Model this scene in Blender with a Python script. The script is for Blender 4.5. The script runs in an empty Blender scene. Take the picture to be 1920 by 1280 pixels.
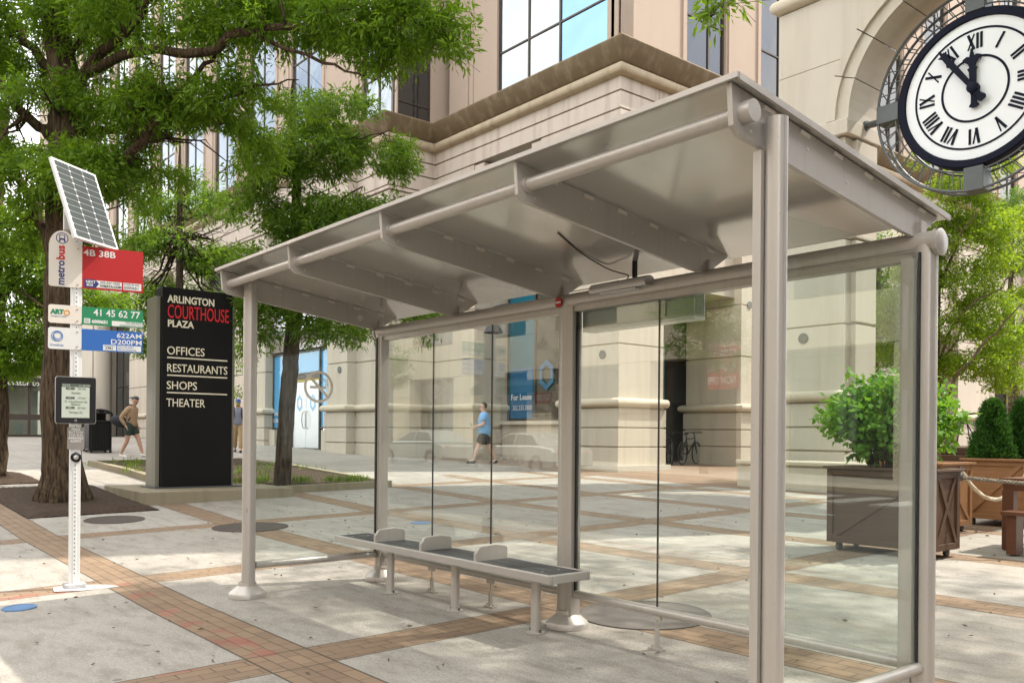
import bpy, bmesh, math, random
import numpy as np
from mathutils import Vector, Matrix, Euler
C = bpy.context.scene.collection
SC = bpy.context.scene
R = math.radians
random.seed(7); rng = np.random.default_rng(11)

# ------------------------------------------------------------------ camera, sky, sun, exposure
CAMX, CAMY, CAMZ, YAW, ROLL, FPX, PPX, PPY = 7.1172, -3.0042, 1.38, .8797, .0084, 1639.1, 960.0, 817.42
cam = bpy.data.objects.new('camera', bpy.data.cameras.new('camera')); C.objects.link(cam)
cam.data.sensor_width = 36; cam.data.lens = FPX/1920*36
cam.data.shift_x = 0.0; cam.data.shift_y = (PPY-640)/1920
cam.data.clip_start = .05; cam.data.clip_end = 900
cam.matrix_world = Matrix.Translation((CAMX, CAMY, CAMZ)) @ Matrix.Rotation(YAW, 4, 'Z') @ Matrix.Rotation(R(90), 4, 'X') @ Matrix.Rotation(ROLL, 4, 'Z')
SC.camera = cam
SUN_EL, SUN_AZ = R(56), math.atan2(.42, .90)          # azimuth measured from +Y towards +X
sdir = Vector((math.cos(SUN_EL)*math.sin(SUN_AZ), math.cos(SUN_EL)*math.cos(SUN_AZ), math.sin(SUN_EL)))
w = bpy.data.worlds.new('World'); SC.world = w; w.use_nodes = True
nt = w.node_tree; nt.nodes.clear()
sky = nt.nodes.new('ShaderNodeTexSky'); sky.sky_type = 'NISHITA'; sky.sun_disc = False
sky.sun_elevation = SUN_EL; sky.sun_rotation = SUN_AZ; sky.dust_density = 2.0
bg = nt.nodes.new('ShaderNodeBackground'); bg.inputs[1].default_value = .15
outw = nt.nodes.new('ShaderNodeOutputWorld')
tcw = nt.nodes.new('ShaderNodeTexCoord'); nz = nt.nodes.new('ShaderNodeTexNoise'); nz.inputs['Scale'].default_value = 2.3; nz.inputs['Detail'].default_value = 7
rmp = nt.nodes.new('ShaderNodeValToRGB'); rmp.color_ramp.elements[0].position = .36; rmp.color_ramp.elements[1].position = .54
mxw = nt.nodes.new('ShaderNodeMix'); mxw.data_type = 'RGBA'; mxw.inputs[7].default_value = (8.5, 8.3, 8.0, 1)
nt.links.new(tcw.outputs['Generated'], nz.inputs['Vector']); nt.links.new(nz.outputs[0], rmp.inputs[0])
nt.links.new(rmp.outputs[0], mxw.inputs[0]); nt.links.new(sky.outputs[0], mxw.inputs[6]); nt.links.new(mxw.outputs[2], bg.inputs[0])
nt.links.new(bg.outputs[0], outw.inputs[0])
sl = bpy.data.lights.new('sun', 'SUN'); sl.energy = 2.5; sl.angle = R(.6); sl.color = (1, .93, .82)
so = bpy.data.objects.new('sun', sl); C.objects.link(so); so.rotation_euler = (-sdir).to_track_quat('-Z', 'Y').to_euler()
SC.view_settings.view_transform = 'Standard'; SC.view_settings.look = 'None'; SC.view_settings.exposure = 1.38; SC.view_settings.gamma = 1
try:
    SC.cycles.transparent_max_bounces = 24; SC.cycles.max_bounces = 10; SC.cycles.use_denoising = True
    SC.cycles.sample_clamp_indirect = 6; SC.cycles.caustics_reflective = False; SC.cycles.caustics_refractive = False
except Exception: pass

# ------------------------------------------------------------------ ground height and helpers
GX = [-160, -80, -40, -25, -21, -18, -12.5, -8.64, -5, 0, 40, 160]; GZ = [1.3, 1.2, 1.1, .9, .78, .66, .46, .24, .09, 0, -.08, -.1]
def gz(X, Y):
    X = np.asarray(X, float); Y = np.asarray(Y, float)
    r = np.interp(X, GX, GZ) * np.interp(Y, [-3.6, -1], [.35, 1])
    return r + .0214*np.interp(X, [-18, -6], [.1, 1])*np.interp(Y, [-60, -3, 0, 16, 40], [-3, -3, 0, 16, 20])
def g(X, Y): return float(gz(X, Y))
FW = Vector((-math.sin(YAW), math.cos(YAW), 0)); RT = Vector((math.cos(YAW), math.sin(YAW), 0)); CP = Vector((CAMX, CAMY, CAMZ))
def ray(x, y):
    du, dv = x-PPX, y-PPY; cr, sr = math.cos(ROLL), math.sin(ROLL)
    u, v = cr*du+sr*dv, -sr*du+cr*dv
    return FW + RT*(u/FPX) + Vector((0, 0, -v/FPX))
def at(x, y, Z): return CP + ray(x, y)*Z             # a point of the place from its direction and distance
def atY(x, y, Y): d = ray(x, y); return CP + d*((Y-CAMY)/d.y)
def atX(x, y, X): d = ray(x, y); return CP + d*((X-CAMX)/d.x)

# ------------------------------------------------------------------ materials
class NT:
    def __init__(s, name):
        s.m = bpy.data.materials.new(name); s.m.use_nodes = True; s.t = s.m.node_tree; s.t.nodes.clear()
        s.out = s.t.nodes.new('ShaderNodeOutputMaterial'); s._tc = None
    def n(s, typ, **kw):
        x = s.t.nodes.new('ShaderNode'+typ)
        for k, v in kw.items(): setattr(x, k, v)
        return x
    def l(s, a, b): s.t.links.new(a, b)
    def put(s, sock, v):
        if isinstance(v, bpy.types.NodeSocket): s.l(v, sock)
        elif v is not None: sock.default_value = v
    def tc(s, which='Object'):
        if s._tc is None: s._tc = s.n('TexCoord')
        return s._tc.outputs[which]
    def math(s, op, a, b=None, c=None):
        x = s.n('Math', operation=op); s.put(x.inputs[0], a)
        if b is not None: s.put(x.inputs[1], b)
        if c is not None: s.put(x.inputs[2], c)
        return x.outputs[0]
    def map(s, vec, scale=(1, 1, 1), loc=(0, 0, 0), rot=(0, 0, 0)):
        x = s.n('Mapping'); s.put(x.inputs[0], vec); x.inputs[1].default_value = loc; x.inputs[2].default_value = rot; x.inputs[3].default_value = scale
        return x.outputs[0]
    def noise(s, vec, scale, detail=4, rough=.55):
        x = s.n('TexNoise'); s.put(x.inputs['Vector'], vec); x.inputs['Scale'].default_value = scale; x.inputs['Detail'].default_value = detail; x.inputs['Roughness'].default_value = rough
        return x.outputs[0]
    def ramp(s, f, stops):
        x = s.n('ValToRGB'); s.put(x.inputs[0], f); e = x.color_ramp.elements
        while len(e) < len(stops): e.new(.5)
        for k, (p, c) in enumerate(stops):
            e[k].position = p; e[k].color = (*c, 1) if not isinstance(c, (int, float)) else (c, c, c, 1)
        return x.outputs[0]
    def mix(s, f, a, b, blend='MIX'):
        x = s.n('Mix', data_type='RGBA', blend_type=blend); s.put(x.inputs[0], f)
        for i, v in ((6, a), (7, b)):
            if not isinstance(v, bpy.types.NodeSocket): v = (*v, 1) if len(v) == 3 else v
            s.put(x.inputs[i], v)
        return x.outputs[2]
    def bump(s, h, strength=.3, dist=.01):
        x = s.n('Bump'); s.put(x.inputs['Height'], h); x.inputs['Strength'].default_value = strength; x.inputs['Distance'].default_value = dist
        return x.outputs[0]
    def bsdf(s, col, rough=.6, metal=0., normal=None, spec=.5, emit=None, estr=0.):
        x = s.n('BsdfPrincipled')
        s.put(x.inputs['Base Color'], col if isinstance(col, bpy.types.NodeSocket) else (*col, 1)); s.put(x.inputs['Roughness'], rough); s.put(x.inputs['Metallic'], metal)
        x.inputs['Specular IOR Level'].default_value = spec
        if normal is not None: s.l(normal, x.inputs['Normal'])
        if emit: x.inputs['Emission Color'].default_value = (*emit, 1); x.inputs['Emission Strength'].default_value = estr
        return x.outputs[0]
    def done(s, sh): s.l(sh, s.out.inputs[0]); return s.m

def sc3(c, k): return tuple(min(1, x*k) for x in c)
def plain(name, col, rough=.5, metal=0., var=.08, scale=4., bump=0., bscale=60., spec=.5, fine=.0, stretch=(1, 1, 1)):
    n = NT(name); v = n.map(n.tc(), stretch)
    f = n.noise(v, scale, 5)
    c = n.mix(f, sc3(col, 1-var), sc3(col, 1+var))
    if fine: c = n.mix(n.math('MULTIPLY', n.noise(v, scale*25, 3), fine), c, sc3(col, .55))
    nm = n.bump(n.noise(v, bscale, 4), bump, .01) if bump else None
    r = n.math('ADD', n.math('MULTIPLY', n.noise(v, scale*2.3, 3), .16), max(0.02, rough-.08))
    return n.done(n.bsdf(c, r, metal, nm, spec))
def stone_mat(name, col, stain=(.30, .24, .16), streak=.35, dirt=.25):
    n = NT(name); v = n.tc()
    big = n.noise(v, .45, 5); c = n.mix(big, sc3(col, .90), sc3(col, 1.09))
    st = n.noise(n.map(v, (2.2, 2.2, .16)), 1.6, 5, .6)            # rain streaks run down the stone
    c = n.mix(n.math('MULTIPLY', n.ramp(st, [(.48, 0), (.74, 1)]), streak), c, stain)
    c = n.mix(n.math('MULTIPLY', n.ramp(n.noise(v, 38, 4), [(.35, 1), (.6, 0)]), dirt*.4), c, sc3(col, .6))
    geo = n.n('NewGeometry'); c = n.mix(n.math('MULTIPLY', geo.outputs['Random Per Island'], .16), c, sc3(col, .62))
    return n.done(n.bsdf(c, .85, 0, n.bump(n.noise(v, 55, 5), .25, .006), .25))

STONE = stone_mat('cast_stone', (.565, .51, .425), (.33, .27, .20), streak=.34)
STONE_D = stone_mat('cast_stone_coursed', (.56, .49, .425), (.27, .19, .15), .50)
STONE_LIP = stone_mat('moulding_stone', (.60, .53, .42), streak=.12)
STAIN = stone_mat('stained_cornice', (.175, .13, .078), (.36, .29, .20), .6)
TORUS = stone_mat('cornice_roll', (.47, .39, .28), (.20, .14, .08), .5)
PEACH = stone_mat('peach_panel', (.44, .352, .285), (.40, .30, .25), .18)
ARCHST = stone_mat('arch_stone', (.60, .55, .465), (.42, .34, .24), .35)
PALE = stone_mat('pale_stone', (.60, .53, .46), streak=.15)
BRONZE = plain('bronze_frame', (.075, .06, .05), .45, .4, .2)
def painted_metal(name, col, rough, metal):
    n = NT(name); v = n.tc()
    c = n.mix(n.noise(v, 2.2, 5), sc3(col, .93), sc3(col, 1.05))
    c = n.mix(n.math('MULTIPLY', n.ramp(n.noise(n.map(v, (9, 9, .5)), 2.5, 6, .65), [(.52, 0), (.74, 1)]), .28), c, sc3(col, .55))       # water streaks
    c = n.mix(n.math('MULTIPLY', n.ramp(n.noise(v, 55, 3, .8), [(.63, 0), (.70, 1)]), .25), c, sc3(col, .45))                       # specks of dirt
    sp = n.n('TexVoronoi'); n.l(n.map(v, (1, 1, .25)), sp.inputs['Vector']); sp.inputs['Scale'].default_value = 6
    c = n.mix(n.math('MULTIPLY', n.math('LESS_THAN', sp.outputs['Distance'], .03), .5), c, (.12, .10, .09))                          # chips
    r = n.math('ADD', rough-.08, n.math('MULTIPLY', n.noise(v, 4, 5), .22))
    return n.done(n.bsdf(c, r, metal, n.bump(n.noise(v, 160, 3), .04, .004)))
METAL = painted_metal('beige_painted_metal', (.50, .468, .43), .36, .35)
METAL_D = plain('soffit_metal', (.60, .58, .54), .15, .6, .07, 1.2, stretch=(1, .3, 1))
SILV = plain('silver_metal', (.48, .46, .44), .38, .6, .06, 3)
WHITEP = plain('white_paint', (.75, .75, .74), .45, .1, .05)
SIGNW = plain('sign_white', (.72, .66, .58), .5, 0, .03)
SIGNW2 = plain('sign_white_cool', (.70, .69, .67), .5, 0, .03)
RED = plain('sign_red', (.42, .005, .006), .55, 0, .05)
GREEN = plain('sign_green', (.012, .21, .085), .4, 0, .05)
BLUE = plain('sign_blue', (.02, .12, .42), .4, 0, .05)
NAVY = plain('navy_ink', (.015, .03, .16), .5, 0, .05)
INKRED = plain('red_ink', (.5, .015, .02), .5, 0, .05)
INKBLK = plain('black_ink', (.02, .02, .02), .6, 0, .1)
INKBLUE = plain('blue_ink', (.05, .16, .42), .5, 0, .1)
INKGREEN = plain('green_ink', (.01, .2, .1), .5, 0, .1)
INKORANGE = plain('orange_ink', (.65, .28, .02), .5, 0, .1)
BLACK = plain('black_plastic', (.012, .012, .013), .35, 0, .2, spec=.3)
SIGNBLK = plain('black_sign_panel', (.008, .008, .008), .55, 0, .3, 2, spec=.18)
CHAR = plain('charcoal_slats', (.035, .037, .04), .5, 0, .2, 8, .1, 90)
SCRN = plain('e_paper', (.50, .55, .47), .35, 0, .04)
SCRND = plain('e_paper_grey', (.09, .11, .09), .4, 0, .05)
CELL = None
GREYM = plain('grey_iron', (.11, .12, .12), .5, .3, .15)
OLIVEM = plain('weathered_grey_panel', (.26, .25, .20), .5, .3, .15, 2)
DIALW = plain('clock_face', (.88, .90, .93), .35, 0, .04, 1)
DIALN = plain('clock_navy', (.008, .010, .024), .6, 0, .1, spec=.12)
CURB = stone_mat('kerb_concrete', (.30, .26, .18), (.14, .12, .075), .55)
ASPH = plain('asphalt', (.05, .05, .052), .9, 0, .2, 2, .3, 120, .2)
IRON = plain('cast_iron', (.085, .07, .06), .7, .3, .25, 30, .5, 160)
MHC = plain('grey_cover', (.14, .125, .112), .85, .0, .15, 25, .4, 140)
MHB = plain('blue_cover', (.09, .19, .36), .7, .0, .25, 10, .3, 140)
WOODD = plain('dark_stained_wood', (.085, .045, .024), .5, 0, .35, 3, .25, 40, stretch=(1, 1, 9))
WOODO = plain('orange_brown_wood', (.25, .125, .052), .45, 0, .35, 3, .25, 40, stretch=(1, 1, 9))  # even orange brown tone, warmer than the dark planter wood
WOODR = plain('red_brown_wood', (.12, .045, .022), .4, 0, .3, 3, .2, 40, stretch=(1, 1, 9))
ROPEG = plain('grey_rope', (.22, .19, .15), .9, 0, .25, 40, .5, 90)
ROPEW = plain('pale_rope', (.62, .54, .42), .9, 0, .2, 40, .5, 90)
SKIN = plain('skin', (.50, .30, .21), .6, 0, .08, 8)
SKIN2 = plain('light_skin', (.62, .40, .31), .6, 0, .08, 8)
TAN = plain('tan_cloth', (.36, .25, .15), .9, 0, .12, 14, .3, 60)
DGREEN = plain('dark_green_cloth', (.03, .05, .04), .9, 0, .3, 14)
DARKC = plain('navy_black_cloth', (.014, .016, .024), .85, 0, .3, 14)
LBLUE = plain('light_blue_cloth', (.20, .45, .80), .85, 0, .08, 14, .3, 60)
GREYC = plain('grey_blue_cloth', (.19, .20, .25), .85, 0, .15, 14)
KHAKI = plain('khaki_cloth', (.38, .27, .14), .9, 0, .12, 14)
HAIR = plain('dark_hair', (.015, .012, .010), .6, 0, .2, 30)
CAPB = plain('blue_cap', (.02, .06, .42), .7, 0, .1)
CAPG = plain('grey_cap', (.07, .07, .075), .8, 0, .1)
SHOEW = plain('white_shoe', (.75, .74, .72), .6, 0, .05)
DECALG = plain('etched_film', (.78, .72, .63), .7, 0, .05)
CREAM = plain('cream_letter', (.80, .74, .58), .5, 0, .03)
COURT = plain('red_letter', (.62, .02, .03), .4, 0, .05)
BLUEWIN = plain('blue_window_film', (.07, .33, .62), .12, 0, .06, 1, spec=.8)
TEALWIN = plain('teal_window_film', (.012, .13, .19), .12, 0, .15, .6, spec=.35)
WHITEFILM = plain('white_window_film', (.68, .72, .76), .15, 0, .03, 1, spec=.7)
SILVCAR = plain('silver_car_paint', (.62, .62, .60), .25, .5, .04, 1)
WHITECAR = plain('grey_car_paint', (.45, .46, .46), .22, .1, .03, 1)
TYRE = plain('tyre_rubber', (.02, .02, .02), .85, 0, .2)
OPP = stone_mat('opposite_stone', (.66, .57, .45), streak=.12)
AWN = plain('green_awning', (.012, .035, .02), .8, 0, .2)
MULCH = plain('mulch_soil', (.055, .036, .024), .95, 0, .65, 14, 1.0, 45, .3)
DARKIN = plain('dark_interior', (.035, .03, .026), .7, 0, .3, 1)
LITTER = plain('dry_leaf', (.10, .07, .045), .8, 0, .5, 3)

def glass_mat(name, tint=(.93, .97, .95), ior=1.5, haze=.0, boost=1.0):
    n = NT(name); lw = n.n('LayerWeight'); lw.inputs[0].default_value = .5
    fr = n.math('ADD', .04, n.math('MULTIPLY', .96, n.math('POWER', lw.outputs['Facing'], 5.0)))
    tr = n.n('BsdfTransparent'); tr.inputs[0].default_value = (*tint, 1)
    gl = n.n('BsdfGlossy'); gl.inputs['Roughness'].default_value = .0; gl.inputs[0].default_value = (.97, 1, .98, 1)
    m = n.n('MixShader'); n.l(n.math('MULTIPLY', fr, boost), m.inputs[0]); n.l(tr.outputs[0], m.inputs[1]); n.l(gl.outputs[0], m.inputs[2])
    sh = m.outputs[0]
    if haze:
        d = n.n('BsdfDiffuse'); d.inputs[0].default_value = (.6, .6, .56, 1); m2 = n.n('MixShader')
        n.l(n.math('MULTIPLY', n.ramp(n.noise(n.map(n.tc(), (3, 3, .7)), 2.2, 6), [(.4, 0), (.8, 1)]), haze), m2.inputs[0])
        n.l(sh, m2.inputs[1]); n.l(d.outputs[0], m2.inputs[2]); sh = m2.outputs[0]
    return n.done(sh)
GLASS = glass_mat('shelter_glass', (.965, .99, .98), boost=2.0); GLASS_END = glass_mat('shelter_end_glass', (.955, .985, .975), boost=.5)
def window_mat(name, col, rough=.03, wob=.02, metal=0., spec=1.0):
    n = NT(name); v = n.tc()
    return n.done(n.bsdf(n.mix(n.noise(v, .6, 3), sc3(col, .7), sc3(col, 1.3)), rough, metal, n.bump(n.noise(v, 1.1, 2), wob, .3), spec))
WINDOW = window_mat('reflective_window', (.30, .33, .345), .03, .03, .9)
WINDOWB = window_mat('sky_tinted_window', (.17, .31, .43), .03, .02, .85)  # blue of the reflected sky put into the pane colour
WINDSHOP = window_mat('shop_window', (.02, .022, .02), .03, .004, spec=.5)
BLUEWIN2 = plain('deep_blue_film', (.025, .13, .27), .15, 0, .06, 1, spec=.4)
WINDARK = window_mat('dark_window', (.02, .022, .022), .04, .03)

def ground_mat():
    n = NT('plaza_paving'); v = n.tc(); sep = n.n('SeparateXYZ'); n.l(v, sep.inputs[0]); X, Y = sep.outputs[0], sep.outputs[1]
    PX, PY, X0, Y0, HW = 3.43, 2.4, 2.07, -.6, .205
    dY = n.math('ABSOLUTE', n.math('SUBTRACT', n.math('FLOORED_MODULO', n.math('ADD', Y, -Y0+PY/2), PY), PY/2))
    dX = n.math('ABSOLUTE', n.math('SUBTRACT', n.math('FLOORED_MODULO', n.math('ADD', X, -X0+PX/2), PX), PX/2))
    inX = n.math('MULTIPLY', n.math('GREATER_THAN', X, -9.9), n.math('LESS_THAN', X, 7.6))
    inY = n.math('MULTIPLY', n.math('GREATER_THAN', Y, -3.2), n.math('LESS_THAN', Y, 12.2))
    dom = n.math('MULTIPLY', inX, inY)
    bX = n.math('MULTIPLY', n.math('LESS_THAN', dY, HW), dom)          # bands running along X
    bY = n.math('MULTIPLY', n.math('LESS_THAN', dX, HW), dom)
    band = n.math('MAXIMUM', bX, bY)
    edge = n.math('MULTIPLY', n.math('MAXIMUM', n.math('LESS_THAN', n.math('ABSOLUTE', n.math('SUBTRACT', dY, HW)), .008), n.math('LESS_THAN', n.math('ABSOLUTE', n.math('SUBTRACT', dX, HW)), .008)), dom)
    farj = n.math('MULTIPLY', n.math('SUBTRACT', 1.0, inX), n.math('LESS_THAN', n.math('MINIMUM', n.math('FLOORED_MODULO', X, 1.7), n.math('FLOORED_MODULO', Y, 1.7)), .015))
    edge = n.math('MAXIMUM', edge, farj)
    # bricks
    def bricks(vec):
        b = n.n('TexBrick'); n.l(vec, b.inputs['Vector']); b.inputs['Scale'].default_value = 1; b.inputs['Brick Width'].default_value = .21; b.inputs['Row Height'].default_value = .1025
        b.inputs['Mortar Size'].default_value = .005; b.inputs['Mortar Smooth'].default_value = .2; b.inputs['Bias'].default_value = 0
        b.inputs['Color1'].default_value = (.295, .205, .132, 1); b.inputs['Color2'].default_value = (.225, .153, .102, 1); b.inputs['Mortar'].default_value = (.10, .075, .055, 1)
        return b.outputs[0], b.outputs[1]
    cA, fA = bricks(n.map(v, (1, 1, 1), (0, -Y0+HW+.41, 0)))
    cB, fB = bricks(n.map(v, (1, 1, 1), (0, X0+HW, 0), (0, 0, R(90))))
    bc = n.mix(bX, cB, cA); bf = n.math('ADD', n.math('MULTIPLY', fA, bX), n.math('MULTIPLY', fB, n.math('SUBTRACT', 1.0, bX)))
    bc = n.mix(n.ramp(n.noise(v, 3.2, 5), [(.35, 0), (.75, 1)]), bc, n.mix(.5, bc, (.31, .23, .155)))
    # reddish paint marks sprayed on the near band
    red = n.math('MULTIPLY', n.math('MULTIPLY', n.ramp(n.noise(n.map(v, (1.0, 1.5, 1)), 1.9, 3), [(.50, 0), (.60, 1)]), n.math('LESS_THAN', Y, -.58)), n.math('LESS_THAN', n.math('ABSOLUTE', n.math('SUBTRACT', X, .3)), 1.6))
    bc = n.mix(n.math('MULTIPLY', red, .42), bc, (.36, .06, .06))
    # concrete slabs, each with its own tone
    cx = n.math('FLOOR', n.math('DIVIDE', n.math('ADD', X, -X0), PX)); cy = n.math('FLOOR', n.math('DIVIDE', n.math('ADD', Y, -Y0), PY))
    comb = n.n('CombineXYZ'); n.l(cx, comb.inputs[0]); n.l(cy, comb.inputs[1]); wn = n.n('TexWhiteNoise', noise_dimensions='2D'); n.l(comb.outputs[0], wn.inputs['Vector'])
    cc = n.mix(wn.outputs[0], (.40, .375, .335), (.49, .465, .42))
    cc = n.mix(n.ramp(n.noise(v, .9, 7, .65), [(.32, 0), (.68, 1)]), n.mix(.5, cc, (.30, .27, .225)), cc)
    cc = n.mix(n.math('MULTIPLY', n.ramp(n.noise(n.map(v, (1, 2.6, 1)), 2.6, 8, .7), [(.47, 0), (.66, 1)]), .55), cc, (.20, .172, .138))
    cc = n.mix(n.math('MULTIPLY', n.ramp(n.noise(v, 75, 3, .8), [(.40, 1), (.55, 0)]), .46), cc, (.15, .13, .105))
    sp = n.n('TexVoronoi'); n.l(v, sp.inputs['Vector']); sp.inputs['Scale'].default_value = 1.7
    cc = n.mix(n.math('MULTIPLY', n.math('LESS_THAN', sp.outputs['Distance'], .045), .55), cc, (.09, .08, .075))   # old gum spots
    # brown pavers by the building
    brn = n.math('MULTIPLY', n.math('GREATER_THAN', Y, 12.2), n.math('GREATER_THAN', X, -17.5))
    cc = n.mix(brn, cc, n.mix(n.noise(v, 3, 4), (.20, .13, .085), (.28, .19, .13)))
    grey = n.math('SUBTRACT', 1.0, inX)
    cc = n.mix(n.math('MULTIPLY', grey, .35), cc, (.36, .33, .29))
    col = n.mix(band, cc, bc)
    col = n.mix(n.math('MULTIPLY', edge, .75), col, (.06, .05, .035))
    grime = n.ramp(n.noise(v, .35, 6, .6), [(.3, .80), (.7, 1.0)])
    col = n.mix(1.0, col, grime, 'MULTIPLY')
    h = n.math('SUBTRACT', n.math('SUBTRACT', n.math('MULTIPLY', n.noise(v, 90, 4, .7), .25), n.math('MULTIPLY', n.math('MULTIPLY', band, bf), 1.0)), n.math('MULTIPLY', edge, 1.0))
    return n.done(n.bsdf(col, n.math('ADD', .62, n.math('MULTIPLY', n.noise(v, 6, 4), .25)), 0, n.bump(h, .6, .006), .3))

def leaf_mat(name, a, b, trans=.35):
    n = NT(name); geo = n.n('NewGeometry'); v = n.tc()
    rnd = geo.outputs['Random Per Island']
    c = n.mix(n.math('ADD', n.math('MULTIPLY', rnd, .6), n.math('MULTIPLY', n.noise(v, 1.3, 3), .4)), a, b)
    p = n.bsdf(c, .5, 0, None, .35)
    t = n.n('BsdfTranslucent'); n.l(n.mix(.5, c, (min(1, b[0]*1.9), min(1, b[1]*1.7), b[2]*.5)), t.inputs[0])
    m = n.n('MixShader'); m.inputs[0].default_value = trans; n.l(p, m.inputs[1]); n.l(t.outputs[0], m.inputs[2])
    return n.done(m.outputs[0])
LEAF_OAK = leaf_mat('oak_leaf', (.065, .155, .012), (.205, .35, .032), .48)
LEAF_OAK2 = leaf_mat('oak_leaf_dark', (.06, .145, .016), (.18, .31, .036), .45)
LEAF_LIME = leaf_mat('lime_leaf', (.10, .22, .018), (.27, .40, .035), .48)
LEAF_MID = leaf_mat('mid_leaf', (.06, .15, .03), (.15, .28, .05), .4)
LEAF_SHRUB = leaf_mat('shrub_leaf', (.045, .15, .018), (.20, .40, .05), .4)
LEAF_ARB = leaf_mat('arborvitae_leaf', (.014, .065, .014), (.06, .17, .025), .25)
LEAF_GRASS = leaf_mat('grass_leaf', (.06, .12, .015), (.16, .25, .035), .4)
def bark_mat(name, a, b):
    n = NT(name); v = n.tc(); f = n.noise(n.map(v, (1, 1, .13)), 26, 6, .65)
    c = n.mix(n.ramp(f, [(.38, 0), (.62, 1)]), a, b)
    return n.done(n.bsdf(c, .95, 0, n.bump(f, .9, .03), .15))
BARK = bark_mat('oak_bark', (.028, .02, .013), (.125, .088, .056))
BARK2 = bark_mat('thin_bark', (.03, .024, .018), (.10, .075, .055))
BARK3 = bark_mat('pale_bark', (.07, .055, .04), (.20, .15, .11))
def cell_mat():
    n = NT('solar_cells'); v = n.tc(); s = n.n('SeparateXYZ'); n.l(v, s.inputs[0])
    def lines(x, per, wd, off=0): return n.math('LESS_THAN', n.math('ABSOLUTE', n.math('SUBTRACT', n.math('FLOORED_MODULO', n.math('ADD', x, off+per/2), per), per/2)), wd)
    L = n.math('MAXIMUM', lines(s.outputs[0], .165, .0028, .0825), lines(s.outputs[1], .060, .0018))
    dots = n.math('MULTIPLY', lines(s.outputs[0], .165, .010, .0825), lines(s.outputs[1], .060, .006))
    busb = n.math('MULTIPLY', lines(s.outputs[0], .0133, .0018), .35)
    c = n.mix(busb, (.045, .055, .06), (.35, .37, .38)); c = n.mix(n.math('MULTIPLY', L, .7), c, (.5, .5, .5)); c = n.mix(dots, c, (.85, .85, .85))
    return n.done(n.bsdf(c, .12, 0, None, .9))
CELL = cell_mat()

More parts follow.
